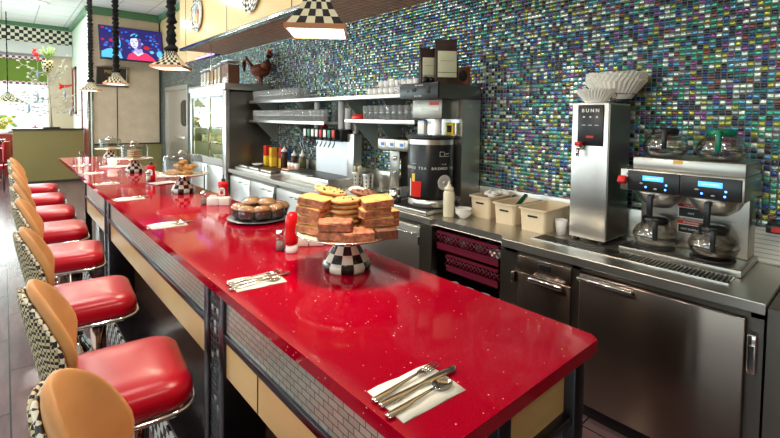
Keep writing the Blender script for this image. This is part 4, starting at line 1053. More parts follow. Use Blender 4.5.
t = thing('tea_urn', 'black tea urn printed with brewed tea lettering and a red drink picture', 'tea urn', (2.365, 2.235, .8665), -.25); t.scale = (1.1, 1.1, 1.03)
m = MB('black_plastic', 'steel'); m.lathe([(0, .06), (.150, .06), (.152, .08), (.152, .475), (.150, .48)], 48, mi=0, capt=False); m.build('body', t)
m = MB('steel'); m.lathe([(.1525, .438), (.1525, .472)], 48, capb=False, capt=False); m.build('band', t)
m = MB('black_plastic'); m.lathe([(0, .476), (.162, .476), (.162, .492), (.14, .50), (0, .502)], 48); m.build('lid', t)
m = MB('steel'); m.lathe([(0, 0), (.140, 0), (.148, .01), (.148, .060), (0, .060)], 48); b_ = m.build('base', t)
m = MB('label_white')
for k in range(5): m.box(-.15, -.149, -.03+.012*k, -.024+.012*k, .02, .05)
m.build('label', b_)
# wraparound print: letters on the cylinder
def wrap(s, ang, z, size, mat, name='lettering'):
    n = len(s); da = size*.78/.153
    for k, ch in enumerate(s):
        if ch == ' ': continue
        a = ang - da*(k-(n-1)/2)*-1
        o = text('letter', ch, size, mat, t, (.1532*math.cos(a), .1532*math.sin(a), z), (PI/2, 0, a+PI/2))
cang = math.atan2(-2.27, -2.365)+.25       # towards the camera, in the urn's own frame
wrap('BREWED TEA', cang+.66, .275, .025, 'label_white'); wrap('BREWED TEA', cang-.80, .275, .025, 'label_white'); wrap('FRESH', cang+.60, .305, .010, 'label_white'); wrap('FRESH', cang-.78, .305, .010, 'label_white')
def onurn(mb, ang, z, r=.1532): mb.T = Matrix.Rotation(ang, 4, 'Z') @ Matrix.Translation((r, 0, z)) @ Matrix.Rotation(PI/2, 4, 'Y') @ Matrix.Rotation(PI/2, 4, 'Z')
m = MB('label_white'); onurn(m, cang+.62, .18)
m.lathe([(.050, 0), (.052, .001), (.049, .0015), (.048, 0)], 36); m.lathe([(.036, 0), (.036, .001), (.033, .001), (.033, 0)], 30); m.lathe([(0, .0012), (.014, .001), (.014, 0)], 20)
for k in range(12): a = 2*PI*k/12; m.box(.042*math.cos(a)-.002, .042*math.cos(a)+.002, .042*math.sin(a)-.003, .042*math.sin(a)+.003, 0, .0014)
m.build('round_emblem', t)
def curved(mat, a0, a1, z0, z1, r, name, nz=1, topw=None):
    m = MB(mat); n = 8
    lo = [m.bm.verts.new((r*math.cos(a0+(a1-a0)*k/n), r*math.sin(a0+(a1-a0)*k/n), z0)) for k in range(n+1)]
    e = topw or 0
    hi = [m.bm.verts.new((r*math.cos(a0-e+(a1-a0+2*e)*k/n), r*math.sin(a0-e+(a1-a0+2*e)*k/n), z1)) for k in range(n+1)]
    for k in range(n): m.bm.faces.new((lo[k], lo[k+1], hi[k+1], hi[k]))
    return m.build(name, t)
curved('tea_red', cang-.92, cang-.42, .075, .185, .1536, 'drink_picture', topw=.04); curved('lemon', cang-.88, cang-.72, .18, .235, .1538, 'lemon_picture', topw=.02); curved('label_white', cang-1.02, cang-.95, .075, .2, .1538, 'straw_picture')
m = MB('label_white'); onurn(m, cang+.60, .36); m.box(-.035, .035, -.001, .001, 0, .001); m.box(-.035, -.033, 0, .03, 0, .001); m.box(.0, .002, 0, .03, 0, .001); m.box(-.033, .0, .029, .031, 0, .001); m.tube([(.01, .015, .001), (.035, .02, .001)], .002, 5); m.build('tap_drawing', t)
squeeze('clear white squeeze bottle standing on the tea urn lid', (2.38, 2.18, 1.3845), 'white_plastic', .85, 'white_plastic', tip=.05)
m = MB('label_yellow', 'black_plastic'); m.box(-.012, .012, -.035, .035, 0, .09, 0, bev=.004); m.box(-.014, -.011, -.022, .022, .02, .07, 1); tag(m.build('timer', loc=(2.46, 2.13, 1.3845)), 'yellow edged black timer beside the bottle on the tea urn', 'timer')
m = MB('white_plastic', 'label_blue'); m.box(-.045, .0, -.03, .035, 0, .10, 0, bev=.003); m.box(-.04, -.005, -.025, .03, .10, .106, 1); tag(m.build('tea_box', loc=(2.40, 2.33, 1.3845)), 'small white box with blue top on the tea urn lid', 'box')
m = MB('chrome'); m.lathe([(0, 0), (.045, 0), (.048, .1), (.046, .1), (.043, .005), (0, .005)], 20, capt=False); tag(m.build('steel_beaker', loc=(2.22, 2.46, .8665)), 'small steel beaker left of the tea urn on the drip tray', 'beaker')

# bags, speaker on the tea brewer
def bag(label, loc, rz, w, h, tilt):
    t = thing('coffee_bag', label, 'bag', loc, rz, 'coffee bags on the tea brewer'); t.rotation_euler = (tilt, 0, rz)
    m = MB('bag_brown'); 
    pr_ = [(w/2, .03, 0), (w/2*.98, .034, h*.3), (w/2*.97, .028, h*.6), (w/2*.95, .010, h*.85), (w/2*1.02, .004, h)]
    R_ = []
    for (a, b, z) in pr_: R_.append([m.bm.verts.new(p) for p in ((-a, -b, z), (0, -b*1.2, z), (a, -b, z), (a, b, z), (0, b*1.2, z), (-a, b, z))])
    for a, b in zip(R_, R_[1:]):
        for i in range(6): f = m.bm.faces.new((a[i], a[(i+1) % 6], b[(i+1) % 6], b[i]))
    m.bm.faces.new(R_[0][::-1]); m.bm.faces.new(R_[-1]); m.build('pouch', t)
    m = MB('bag_label', 'ink_black'); m.box(-w*.42, w*.42, -.046, -.0405, h*.14, h*.72, bev=.002); 
    m.box(-w*.3, w*.3, -.0475, -.046, h*.5, h*.505, 1); m.box(-w*.42, w*.42, -.0475, -.046, h*.24, h*.25, 1); m.build('label', t)
# bags face the camera side
bag('tall brown coffee bag with pale label, right of the pair', (2.44, 2.165, 1.7535), -.62, .165, .33, -.06)
bagl = bag('shorter brown coffee bag with pale label, left of the pair', (2.42, 2.315, 1.7535), -.5, .15, .28, -.05)
t = thing('wooden_speaker', 'small wooden box speaker right of the coffee bags', 'speaker', (2.60, 2.15, 1.7525), -.62)
m = MB('wood_dark'); m.box(-.055, .055, -.045, .045, 0, .135, bev=.006); m.build('case', t)
m = MB('black_matte'); m.T = Matrix.Translation((0, -.0455, .07)) @ Matrix.Rotation(PI/2, 4, 'X'); m.lathe([(0, .002), (.030, .002), (.033, 0)], 8, sy=1.3); m.build('grille', t)
m = MB('black_plastic'); 
for k in range(4): m.lathe([(0, 0), (.022, 0), (.022, .045), (.012, .06), (0, .06)], 12, (.03*k, .012*(k % 2), 0))
tag(m.build('small_jars', loc=(2.33, 2.27, 1.7525)), 'dark small jars in front of the coffee bags', 'jar')['kind'] = 'stuff'

# ------------------------------------------------------------------ espresso / juice machine
t = thing('espresso_machine', 'grey drinks machine with dial and lever left of the tea urn', 'drinks machine', (2.48, 2.73, .8305), .0)
m = MB('steel_dark', 'black_plastic'); m.box(.08, .25, -.19, .19, .0, .50, bev=.01); m.box(-.05, .25, -.19, .19, .40, .50, bev=.008); m.build('body', t)
m = MB('steel_mid'); m.box(-.056, -.05, -.185, .185, .405, .495, bev=.002); fp = m.build('fascia', t)
for k in range(3):
    m = MB('label_blue', 'label_white'); m.box(-.06, -.056, -.15+.12*k, -.07+.12*k, .43, .48, 1); m.box(-.062, -.06, -.14+.12*k, -.10+.12*k, .44, .465, 0)
    m.build('sticker', fp)
m = MB('steel_dark'); m.box(-.03, .08, -.06, .04, .10, .40, bev=.006); m.build('spout_column', t)
m = MB('chrome'); m.T = Matrix.Translation((-.032, -.01, .34)) @ Matrix.Rotation(-PI/2, 4, 'Y'); m.lathe([(0, 0), (.022, 0), (.02, .012), (0, .015)], 16); m.build('dial', t); m = MB('chrome'); m.T = Matrix.Translation((-.032, -.01, .22)) @ Matrix.Rotation(-PI/2, 4, 'Y'); m.lathe([(0, 0), (.017, 0), (.015, .010), (0, .012)], 16); m.build('dial', t)
m = MB('chrome'); m.tube([(-.06, -.11, .34), (-.06, -.11, .18)], .007, 8); m.build('lever', t)
m = MB('griddle_black', 'steel'); m.box(-.17, .08, -.17, .17, .0, .03, 1, bev=.005); m.box(-.16, .07, -.16, .16, .03, .034, 0); m.build('tray', t)

# cutlery cylinders
def canister(label, x, y, spoons):
    t = thing('utensil_canister', label, 'canister', (x, y, .8305), 0, 'perforated steel canisters')
    m = MB('steel', 'ink_black'); m.lathe([(0, 0), (.042, 0), (.048, .02)]+[(.048+.006*k/6, .02+.11*k/6) for k in range(1, 7)]+[(.054, .14), (.051, .14), (.045, .02), (0, .005)], 28, capt=False, mf=lambda i, k: 1 if (2 <= i <= 6 and k % 4 == 0 and i % 2 == 0) else 0); m.build('canister', t)
    if spoons:
        m = MB('cream_plastic')
        for k in range(6):
            a = k*1.1; m.tube([(.015*math.cos(a), .015*math.sin(a), .04), (.032*math.cos(a), .035*math.sin(a), .165)], .004, 6); m.blob((.034*math.cos(a), .037*math.sin(a), .18), .016, 8, 6, sc=(.6, 1, 1.3))
        m.build('wooden_spoons', t)
canister('perforated steel canister holding pale spoons', 2.60, 3.44, True); canister('perforated steel canister right of the one with spoons', 2.60, 3.27, False)

# ------------------------------------------------------------------ soda fountain
t = thing('soda_fountain', 'soda fountain with a row of coloured flavour taps and steel splash plate', 'soda fountain', (0, 0, 0))
m = MB('steel_plate'); m.box(2.615, 2.62, 3.60, 4.22, .905, 1.27); m.build('splash_plate', t)
m = MB('black_plastic'); m.box(2.50, 2.70, 3.58, 4.24, 1.26, 1.38, bev=.012); m.build('valve_head', t)
cols = ['label_red', 'label_green', 'label_white', 'label_red', 'label_white', 'label_white', 'label_green', 'label_white']
for k in range(8):
    y = 3.64+.078*k
    m = MB('black_plastic', cols[k]); m.box(2.45, 2.50, y-.028, y+.028, 1.28, 1.38, 0, bev=.004); m.box(2.444, 2.451, y-.024, y+.024, 1.30, 1.375, 1, bev=.003); v = m.build('flavour_valve', t)
    m = MB('black_plastic'); m.tube([(2.47, y, 1.285), (2.465, y, 1.24), (2.44, y, 1.20)], .006, 6); m.build('lever', v)
m = MB('steel', 'griddle_black'); m.box(2.30, 2.62, 3.50, 4.45, .83, .905, 0, bev=.005); m.box(2.31, 2.61, 3.52, 4.43, .905, .908, 1); m.build('drip_pan', t)
m = MB('steel'); m.box(2.62, 2.70, 3.60, 4.22, .83, 1.26); m.build('back', t)
# griddle, cold wells
t = thing('cold_rail', 'stainless cold food rail with sliding lids beside the soda fountain', 'food rail', (0, 0, 0))
m = MB('steel'); m.box(2.20, 2.62, 4.50, 5.50, .8305, .865, bev=.006); m.build('body', t)
for k, y in enumerate((4.56, 4.88, 5.20)):
    m = MB('griddle_black'); m.box(2.24, 2.56, y, y+.26, .865, .869); m.build('well', t)
    m = MB('steel'); m.box(2.235, 2.30, y, y+.26, .869, .888, bev=.004); m.build('lid', t)
m = MB('white_ceramic'); m.lathe([(0, 0), (.03, 0), (.07, .03), (.067, .03), (.028, .005), (0, .005)], 24, capt=False); tag(m.build('mixing_bowl', loc=(2.43, 5.33, .8705)), 'small white bowl on the cold rail near the tall fridge', 'bowl')
m = MB('steel'); m.box(-.10, .10, -.17, .17, 0, .03, bev=.004); tag(m.build('oven_tray', loc=(2.27, 3.98+.02, .9085)), 'flat steel tray lying before the soda fountain', 'tray').scale = (.35, 1.3, .5)
# bottles and cartons in the corner
for k, (x, y, h, mt_, cp, lb) in enumerate(((2.56, 5.32, .26, 'label_red', 'label_yellow', 'red and yellow'), (2.58, 5.20, .24, 'amber_plastic', 'label_yellow', 'orange and yellow'), (2.665, 5.11, .28, 'label_red', 'amber_plastic', 'scarlet with orange base'), (2.665, 5.01, .25, 'label_blue', 'label_white', 'blue and white'))):
    m = MB(mt_, cp); m.box(-.04, .04, -.032, .032, 0, h*.5, 1, bev=.003); m.box(-.04, .04, -.032, .032, h*.5, h, 0, bev=.003); tag(m.build('food_carton', loc=(x, y, .8695 if k < 2 else .832)), f'{lb} food carton in the corner beside the tall fridge', 'carton', 'food cartons in the corner')
squeeze('dark brown sauce bottle with white cap right of the cartons', (2.59, 4.92, .8695), 'brown_sauce', 1.35, group='sauce squeeze bottles', tip=.03)
squeeze('second brown sauce bottle behind the first one', (2.66, 4.80, .832), 'brown_sauce', 1.3, group='sauce squeeze bottles', tip=.03)
squeeze('olive green sauce bottle with pale cap left of the soda fountain', (2.66, 4.60, .832), 'green_sauce', 1.35, group='sauce squeeze bottles', tip=.05)
m = MB('copper_rim', 'white_ceramic', 'steel'); m.box(-.09, .09, -.13, .13, 0, .035, 0, bev=.006)
for k in range(3): m.lathe([(0, .035), (.03, .035), (.033, .10), (0, .10)], 14, (0, -.08+.08*k, 0), mi=(1, 2, 1)[k])
tag(m.build('condiment_tray', loc=(2.52, 4.56, .8695)), 'reddish tray of small pots left of the soda fountain', 'tray')

# ------------------------------------------------------------------ shelves
def shelf(name, label, y0, y1, z, brk):
    t = thing(name, label, 'shelf', (0, 0, 0), 0, 'steel wall shelves')
    m = MB('steel'); m.box(2.42, XW-.005, y0, y1, z-.025, z, bev=.003); m.box(2.412, 2.425, y0, y1, z-.032, z+.004, bev=.003); m.build('board', t)
    for y in brk:
        m = MB('steel'); m.prism([(0, 0), (.30, 0), (.30, -.26), (.27, -.26)], -.004, .004)
        o = m.build('bracket', t); o.rotation_euler = (PI/2, 0, 0); o.location = (XW-.307, y, z-.027)
shelf('wall_shelf', 'upper steel shelf of glasses on the mosaic wall', 2.46, 5.56, 1.70, (2.9, 3.45, 4.4, 5.4))
shelf('wall_shelf', 'lower left steel shelf of glasses beside the tall fridge', 3.76, 5.56, 1.455, (4.4, 5.4))
shelf('wall_shelf', 'lower right steel shelf behind the drinks machine', 2.46, 3.40, 1.485, (2.96, 3.3))
tm = MB('glassware'); tm.lathe([(0, 0), (.029, 0), (.035, .125), (.032, .125), (.027, .006), (0, .006)], 10, capt=False); tm = tm.build('tumbler')
n = 0
def row(y0, y1, x, z, lb, grp, step=.078, src=None, cat='glass'):
    global n
    y = y0
    while y < y1:
        c = src if (src.users_collection and not src.get('label')) else src.copy()
        if c is not src: COL.objects.link(c)
        c.location = (x, y, z+.0005); tag(c, lb, cat, grp); y += step
row(4.36, 5.52, 2.46, 1.70, 'clear tumbler in the left row on the upper shelf', 'tumblers at the left of the upper shelf', src=tm)
row(4.36, 5.52, 2.56, 1.70, 'clear tumbler in the back left row on the upper shelf', 'tumblers at the back left of the upper shelf', src=tm)
row(3.82, 5.46, 2.46, 1.455, 'clear tumbler in the row on the lower left shelf', 'tumblers on the lower left shelf', src=tm)
row(2.50, 3.20, 2.46, 1.485, 'clear tumbler in the row on the lower right shelf', 'tumblers on the lower right shelf', src=tm)
t0 = cup('coffee_mug', 'white mug in the group on the upper shelf beside the tea brewer', (2.47, 2.50, 1.7005), .8, True, 'white mugs on the upper shelf')
for i in range(9):
    for j in range(2):
        if i == 0 and j == 0: continue
        dup(t0, (2.47+.095*j, 2.50+.072*i, 1.7005), .4+i)
for i in range(7): dup(t0, (2.50, 2.53+.072*i, 1.7625), .9+i, 'white mug stacked on the others on the upper shelf', 'upper layer of white mugs')
m = MB('red_plastic'); m.lathe([(0, 0), (.06, 0), (.06, .02), (.045, .045), (0, .05)], 24, sy=1.3); tag(m.build('red_bowl', loc=(2.50, 3.30, 1.4855)), 'red bowl upturned at the left of the lower right shelf', 'bowl')
# cup dispensers between shelves over the soda fountain
for k, (y, z, h, mt_, lb) in enumerate(((4.18, 1.385, .27, 'white_plastic', 'tall sleeve of white cups left over the soda fountain'), (4.05, 1.385, .16, 'label_red', 'red cup sleeve over the soda fountain'), (3.84, 1.385, .28, 'glassware', 'clear cup sleeve over the soda fountain taps'), (3.72, 1.385, .28, 'white_plastic', 'middle tall sleeve of white cups over the soda fountain'), (3.60, 1.385, .20, 'white_plastic', 'short sleeve of pale cups right over the soda fountain'), (3.50, 1.345, .31, 'steel', 'steel cup dispenser tube right of the soda fountain'))):
    m = MB(mt_); pf = [(0, 0)]
    q = 0
    while q*.018 < h: pf += [(.034, q*.018), (.030, q*.018+.016)]; q += 1
    pf += [(0, h)]; m.lathe(pf, 20); tag(m.build('cup_stack', loc=(2.60 if k < 5 else 2.62, y, z)), lb, 'cups', 'cup stacks over the soda fountain')
m = MB('steel'); m.box(2.56, 2.66, 3.45, 3.56, .8305, 1.34, bev=.003); tag(m.build('dispenser_post'), 'steel post right of the soda fountain holding the cup dispenser', 'post')

# ------------------------------------------------------------------ tall fridge
FY0, FY1, FX0 = 5.60, 7.02, 2.125
t = thing('reach_in_fridge', 'tall steel glass door refrigerator at the far end of the cooking line', 'refrigerator', (0, 0, 0))
m = MB('steel_dark'); m.box(FX0+.05, XW-.01, FY0, FY0+.03, 0, 1.84); m.box(FX0+.05, XW-.01, FY1-.03, FY1, 0, 1.84); m.box(XW-.04, XW-.01, FY0+.03, FY1-.03, 0, 1.84); m.box(FX0+.05, XW-.01, FY0+.03, FY1-.03, 0, .86); m.box(FX0+.05, XW-.01, FY0, FY1, 1.82, 1.84); m.build('body', t)
m = MB('steel'); m.box(FX0, FX0+.05, FY0, FY0+.12, .1, 1.84, bev=.005); m.box(FX0, FX0+.05, FY1-.06, FY1, .1, 1.84, bev=.005); m.box(FX0, FX0+.05, FY0+.12, FY1-.06, 1.775, 1.84); m.box(FX0, FX0+.05, FY0+.12, FY1-.06, .84, .93); m.build('front_frame', t)
m = MB('steel'); m.box(FX0-.02, XW-.005, FY0-.03, FY1+.01, 1.84, 1.925, bev=.006); m.build('top_cap', t)
m = MB('led_white'); m.box(FX0-.003, FX0, FY0+.4, FY1-.35, 1.79, 1.82); m.build('sign_light', t)
m = MB('steel'); m.box(FX0+.01, FX0+.045, FY0+.13, FY0+.72, .1, .83, bev=.004); m.box(FX0+.01, FX0+.045, FY0+.74, FY1-.07, .1, .83, bev=.004); lw = m.build('lower_doors', t)
m = MB('black_plastic'); m.tube([(FX0+.012, FY0+.70, .80), (FX0-.035, FY0+.70, .80), (FX0-.035, FY0+.70, .45), (FX0+.012, FY0+.70, .45)], .009, 8); m.build('handle', lw)
m = MB('door_glass'); m.box(FX0+.02, FX0+.026, FY0+.12, FY1-.06, .93, 1.775); dgl = m.build('glass_door', t)
m = MB('chrome', 'dark_metal'); m.box(FX0+.005, FX0+.02, FY0+.62, FY0+.66, .93, 1.775); m.box(FX0+.008, FX0+.02, FY0+.12, FY0+.15, .93, 1.775, 1); m.box(FX0+.008, FX0+.02, FY1-.09, FY1-.06, .93, 1.775, 1); m.box(FX0+.008, FX0+.02, FY0+.12, FY1-.06, 1.745, 1.775, 1); m.build('mullion', dgl)
m = MB('cooler_light'); m.box(XW-.06, XW-.045, FY0+.05, FY1-.05, .9, 1.76); m.build('lit_back', t)
for z in (1.13, 1.34, 1.55):
    m = MB('chrome'); m.box(FX0+.07, XW-.07, FY0+.04, FY1-.04, z-.012, z); m.build('shelf', t)
pb = MB('fridge_food', 'white_plastic'); pb.box(-.09, .09, -.07, .07, 0, .11, 0, bev=.01); pb.box(-.095, .095, -.075, .075, .11, .125, 1); pb = pb.build('food_tub')
q = 0
for z in (.862, 1.1305, 1.3405, 1.5505):
    for y in (5.85, 6.08, 6.32, 6.56, 6.82):
        if random.random() < .2: continue
        c = pb if q == 0 else pb.copy()
        if q: COL.objects.link(c)
        c.location = (2.34, y, z); c.scale = (1, 1, random.choice((.7, 1, 1.1))); tag(c, 'food tub on a shelf inside the lit refrigerator', 'tub', 'food tubs in the refrigerator'); q += 1
# on top of the fridge
def jar_box(label, y, w, h, fill, x=2.30, d=.16):
    t = thing('dry_goods_container', label, 'container', (x, y, 1.9255), 0, 'clear containers on the refrigerator')
    m = MB(fill); m.box(-d/2+.005, d/2-.005, -w/2+.004, w/2-.004, .004, h*.86); m.build('contents', t)
    m = MB('clear_plastic'); m.box(-d/2, d/2, -w/2, w/2, 0, h, bev=.004); m.build('jar', t)
    m = MB('white_plastic'); m.box(-d/2-.003, d/2+.003, -w/2-.002, w/2+.002, h, h+.02, bev=.005); m.lathe([(0, h+.02), (.03, h+.02), (.03, h+.035), (0, h+.04)], 14); m.build('lid', t)
for k, (y, w_, h_, fl) in enumerate(((6.80, .09, .20, 'cereal_pale'), (6.68, .09, .215, 'white_paper'), (6.54, .09, .21, 'cereal_pale'), (6.38, .09, .23, 'cereal_orange'), (6.24, .09, .235, 'cereal_pale'), (6.11, .09, .25, 'cereal_pale'))):
    jar_box(('first', 'second', 'third', 'fourth', 'fifth', 'sixth')[k] + ' slim clear container from the left atop the fridge', y, w_, h_*1.12, fl)
jar_box('widest clear container of coffee beans atop the fridge, beside the rooster', 5.89, .25, .30, 'coffee_bean')
# rooster
t = thing('rooster_figurine', 'brown rooster figurine standing on the top of the fridge', 'figurine', (2.60, 5.62, 1.9255), vi); t.scale = (1.2, 1.6, 1.2)
m = MB('rooster_brown')
m.blob((0, 0, .16), .09, 18, 12, sc=(1.15, .72, .85)); m.tube([(.05, 0, .18), (.085, 0, .25), (.095, 0, .31), (.10, 0, .335)], [.065, .045, .032, .028], 14); m.blob((.105, 0, .345), .033, 14, 10, sc=(1.1, .85, 1))
m.blob((-.02, .055, .165), .06, 12, 8, sc=(1.2, .3, .7)); m.blob((-.02, -.055, .165), .06, 12, 8, sc=(1.2, .3, .7))
m.build('body', t)
m = MB('rooster_brown', 'black_matte')
for k in range(6): a = .5+.25*k; m.tube([(-.07, (k-2.5)*.008, .18), (-.12-.01*k, (k-2.5)*.012, .26+.01*k), (-.17-.004*k, (k-2.5)*.014, .27-.02*k), (-.19, (k-2.5)*.014, .20-.012*k)], [.016, .016, .012, .004], 8, mi=k % 2)
m.build('tail', t)
m = MB('bird_red')
for k in range(4): m.blob((.085+.013*k, 0, .377+.004*(k % 2)), .012, 8, 6, sc=(.8, .4, 1.5))
m.blob((.13, 0, .318), .012, 8, 6, sc=(.6, .5, 1.6)); m.build('comb', t)
m = MB('lemon'); m.tube([(.13, 0, .345), (.155, 0, .34)], [.009, .001], 8); m.build('beak', t)
for s in (-1, 1):
    m = MB('rooster_brown'); m.tube([(0, s*.03, .11), (.005, s*.03, .05), (0, s*.03, .004)], [.022, .011, .008], 8)
    for a in (-.5, 0, .5): m.tube([(0, s*.03, .006), (.035*math.cos(a), s*.03+.035*math.sin(a), .005)], .005, 6)
    m.build('leg', t)
m = MB('chrome'); m.tube([(2.16, 6.22, 1.926), (2.16, 6.22, 2.486)], .008, 8); tag(m.build('hanging_rod'), 'thin bright metal rod between the fridge top and the copper soffit', 'rod')
m = MB('led_violet', 'dark_metal'); m.box(2.60, 2.68, 7.3, 8.3, 2.50, 2.53, 1); m.box(2.595, 2.60, 7.32, 8.28, 2.502, 2.528, 0); tag(m.build('light_strip'), 'violet light strip at the far end of the copper soffit', 'light')
# plates on the bulkhead
def wall_plate(label, y, z, R, kind):
    t = thing('wall_plate', label, 'plate', (2.046, y, z), 0)
    m = MB('enamel_white', 'enamel_black'); m.T = Matrix.Rotation(-PI/2, 4, 'Y')
    if kind: m.lathe([(0, .012), (R*.2, .012), (R*.4, .012), (R*.6, .012), (R*.75, .014), (R*.9, .02), (R, .026), (R, .022), (R*.7, .001), (0, .001)], 40, mf=lambda i, k: (i+k//2) % 2 if i < 6 else 0)
    else: m.lathe([(0, .012), (R*.6, .012), (R*.7, .013), (R*.8, .016), (R*.9, .02), (R, .026), (R, .022), (R*.7, .001), (0, .001)], 40, mf=lambda i, k: (i+k//2) % 2 if i in (2, 3, 4) else 0)
    m.build('dish', t)
    if not kind:
        m = MB('plate_orange', 'plate_blue', 'label_red', 'leaf_green'); m.T = Matrix.Rotation(-PI/2, 4, 'Y')
        m.blob((-.03, .0, .016), R*.36, 14, 6, 0, sc=(1, .8, .08)); m.blob((.06, .04, .018), R*.22, 12, 6, 1, sc=(1.2, .8, .1)); m.blob((.03, -.05, .018), R*.16, 10, 6, 2, sc=(1, 1, .1)); m.blob((-.10, -.03, .017), R*.14, 10, 6, 0, sc=(1, 1, .1)); m.blob((.11, .0, .018), R*.15, 10, 6, 1, sc=(1, 1, .1)); m.blob((-.08, .06, .018), R*.13, 10, 6, 3, sc=(1, 1, .1)); m.build('painted_fruit', t)
wall_plate('decorative wall plate painted with orange and blue on the yellow bulkhead', 6.40, 2.90, .235, 0)
wall_plate('black and white checked wall plate on the yellow bulkhead', 4.62, 2.86, .235, 1)

# ------------------------------------------------------------------ pendant lamps
def pendant(label, x, y, z, a, R=.115, ceil=CZ, H_=.135, power=13, cordw=.027, group='checkered pendant lamps', cols_=8):
    t = thing('pendant_lamp', label, 'pendant lamp', (x, y, z), a, group)
    m = MB('lamp_cream', 'lamp_black'); rows = 6
    def side(f_): return R*(1-f_)**1.6*.74+R*.26
    pts = []
    for i in range(rows+1):
        f_ = i/rows; s_ = side(f_)*(.93 if i else .93); ring = []
        for sd in range(4):
            ca, sa = math.cos(sd*PI/2), math.sin(sd*PI/2)
            for k in range(cols_):
                q = -1+2*k/cols_; px, py = s_*q, -s_
                bulge = 1-.10*(1-q*q)*(1-f_)
                py *= 1
                ring.append(m.bm.verts.new((px*ca-py*sa, px*sa+py*ca, .018+f_*H_)))
        pts.append(ring)
    nn = cols_*4
    for i in range(rows):
        for k in range(nn):
            f = m.bm.faces.new((pts[i][k], pts[i][(k+1) % nn], pts[i+1][(k+1) % nn], pts[i+1][k])); f.material_index = (i+k) % 2
    m.bm.faces.new(pts[-1]).material_index = 1
    m.build('lamp_shade', t)
    m = MB('copper_rim')
    m.box(-R, R, -R, -R+.008, 0, .018); m.box(-R, R, R-.008, R, 0, .018); m.box(-R, -R+.008, -R+.008, R-.008, 0, .018); m.box(R-.008, R, -R+.008, R-.008, 0, .018); m.build('rim', t)
    m = MB('lamp_glow'); m.box(-R+.009, R-.009, -R+.009, R-.009, .004, .007); m.build('diffuser', t)
    m = MB('black_fabric'); zc = .018+H_; L = ceil-z-zc; nn = int(L/.012)
    prof = [(cordw*(.62+.38*abs(math.sin(k*.9)))*(1+.25*random.random()), zc+L*k/nn) for k in range(nn+1)]
    prof = [(.04, zc-.004)] + [(.042, zc+.012)] + prof[2:]
    vs = m.lathe(prof, 10)
    for v in vs: v.co.x += random.uniform(-.007, .007); v.co.y += random.uniform(-.007, .007)
    m.build('cord_sleeve', t)
    l = bpy.data.lights.new('lamp_light', 'AREA'); l.energy = power; l.color = (1, .80, .60); l.size = R*1.6; l.shape = 'SQUARE'
    lo = bpy.data.objects.new('lamp_light', l); COL.objects.link(lo); lo.location = (x, y, z-.004); lo.rotation_euler = (0, 0, a)
pendant('nearest checkered pendant lamp glowing over the toast stand', .855, 1.375, 1.80, -.66, .104, H_=.17, power=13, cols_=6)
pendant('checkered pendant lamp in front of the television, second from the camera', .82, 3.08, 1.80, -.6, .098, H_=.10)
pendant('checkered pendant lamp before the framed sign, third from camera', .85, 5.12, 1.80, -.55, .088, H_=.11)
pendant('farthest checkered pendant lamp over the counter, left of the framed sign', .84, 6.75, 1.80, -.6, .092, H_=.10)
pendant('checkered pendant lamp over the booth before the bright window', .075, 13.2, 1.75, .4, .24, H_=.19, cordw=.008, group='lamp over the booth', power=4)

# ------------------------------------------------------------------ television, sign
t = thing('television', 'wall mounted television showing a person in red on blue', 'television', (2.125, 10.93, 3.03), 0); t.rotation_euler = (-.32, 0, .02)
TW, TH = .595, .37
m = MB('black_plastic'); m.box(-TW-.015, TW+.015, 0, .04, -TH-.015, TH+.015, bev=.006); m.build('bezel', t)
m = MB('tv_navy'); m.box(-TW, TW, -.003, -.0005, -TH, TH); m.build('screen', t)
m = MB('tv_blue', 'tv_cyan', 'tv_red', 'tv_shadow', 'tv_navy')
def scr(m, poly, mi, z):
    vs = [m.bm.verts.new((x*TW, -.003-z, y*TH)) for x, y in poly]; f = m.bm.faces.new(vs); f.material_index = mi
def ell(cx, cy, rx, ry, n=14, r0=0): return [(cx+rx*math.cos(2*PI*k/n), cy+ry*math.sin(2*PI*k/n)) for k in range(n)]
for k in range(60):
    cx, cy = random.uniform(-.93, .93), random.uniform(-.9, .9); q = random.random()
    scr(m, ell(cx, cy, random.uniform(.02, .07), random.uniform(.03, .10), 8), 0 if q < .5 else (3 if q < .9 else 2), .0004+.00002*k)
scr(m, [(-.99, -.95), (-.35, -.95), (-.40, -.55), (-.6, -.35), (-.8, -.42), (-.98, -.6)], 1, .002); scr(m, ell(-.45, .05, .08, .42), 0, .0019); scr(m, ell(-.42, .0, .04, .3), 1, .0021); scr(m, ell(.88, -.5, .10, .22), 1, .002); scr(m, ell(.62, -.4, .07, .10), 1, .002); scr(m, ell(.45, -.15, .10, .13), 2, .002)
m.build('background_picture', t)
m = MB('tv_pink', 'tv_skin', 'tv_light', 'tv_hair', 'tv_shadow', 'tv_cyan')
scr(m, [(-.22, -.98), (-.15, -.66), (.0, -.5), (.12, -.58), (.25, -.42), (.45, -.52), (.66, -.8), (.72, -.98)], 0, .003)
scr(m, [(.03, -.55), (.05, -.3), (.30, -.25), (.32, -.48), (.15, -.62)], 1, .0033); scr(m, [(.0, -.5), (.06, -.42), (.15, -.62), (.30, -.46), (.34, -.52), (.15, -.74)], 2, .0036)
scr(m, ell(.13, .12, .185, .44, 20), 1, .0039); scr(m, ell(.20, .05, .10, .36, 16), 4, .0040)
scr(m, ell(.06, .12, .13, .36, 16), 2, .0041)
scr(m, [(-.08, .35), (-.06, .58), (.05, .72), (.22, .70), (.34, .55), (.35, .2), (.29, .12), (.27, .38), (.12, .42), (.02, .38)], 3, .0044); scr(m, [(-.05, .50), (-.03, .60), (.06, .70), (.16, .70), (.04, .60), (.0, .52)], 5, .0046); scr(m, [(.10, .52), (.16, .66), (.20, .66), (.15, .52)], 5, .0046)
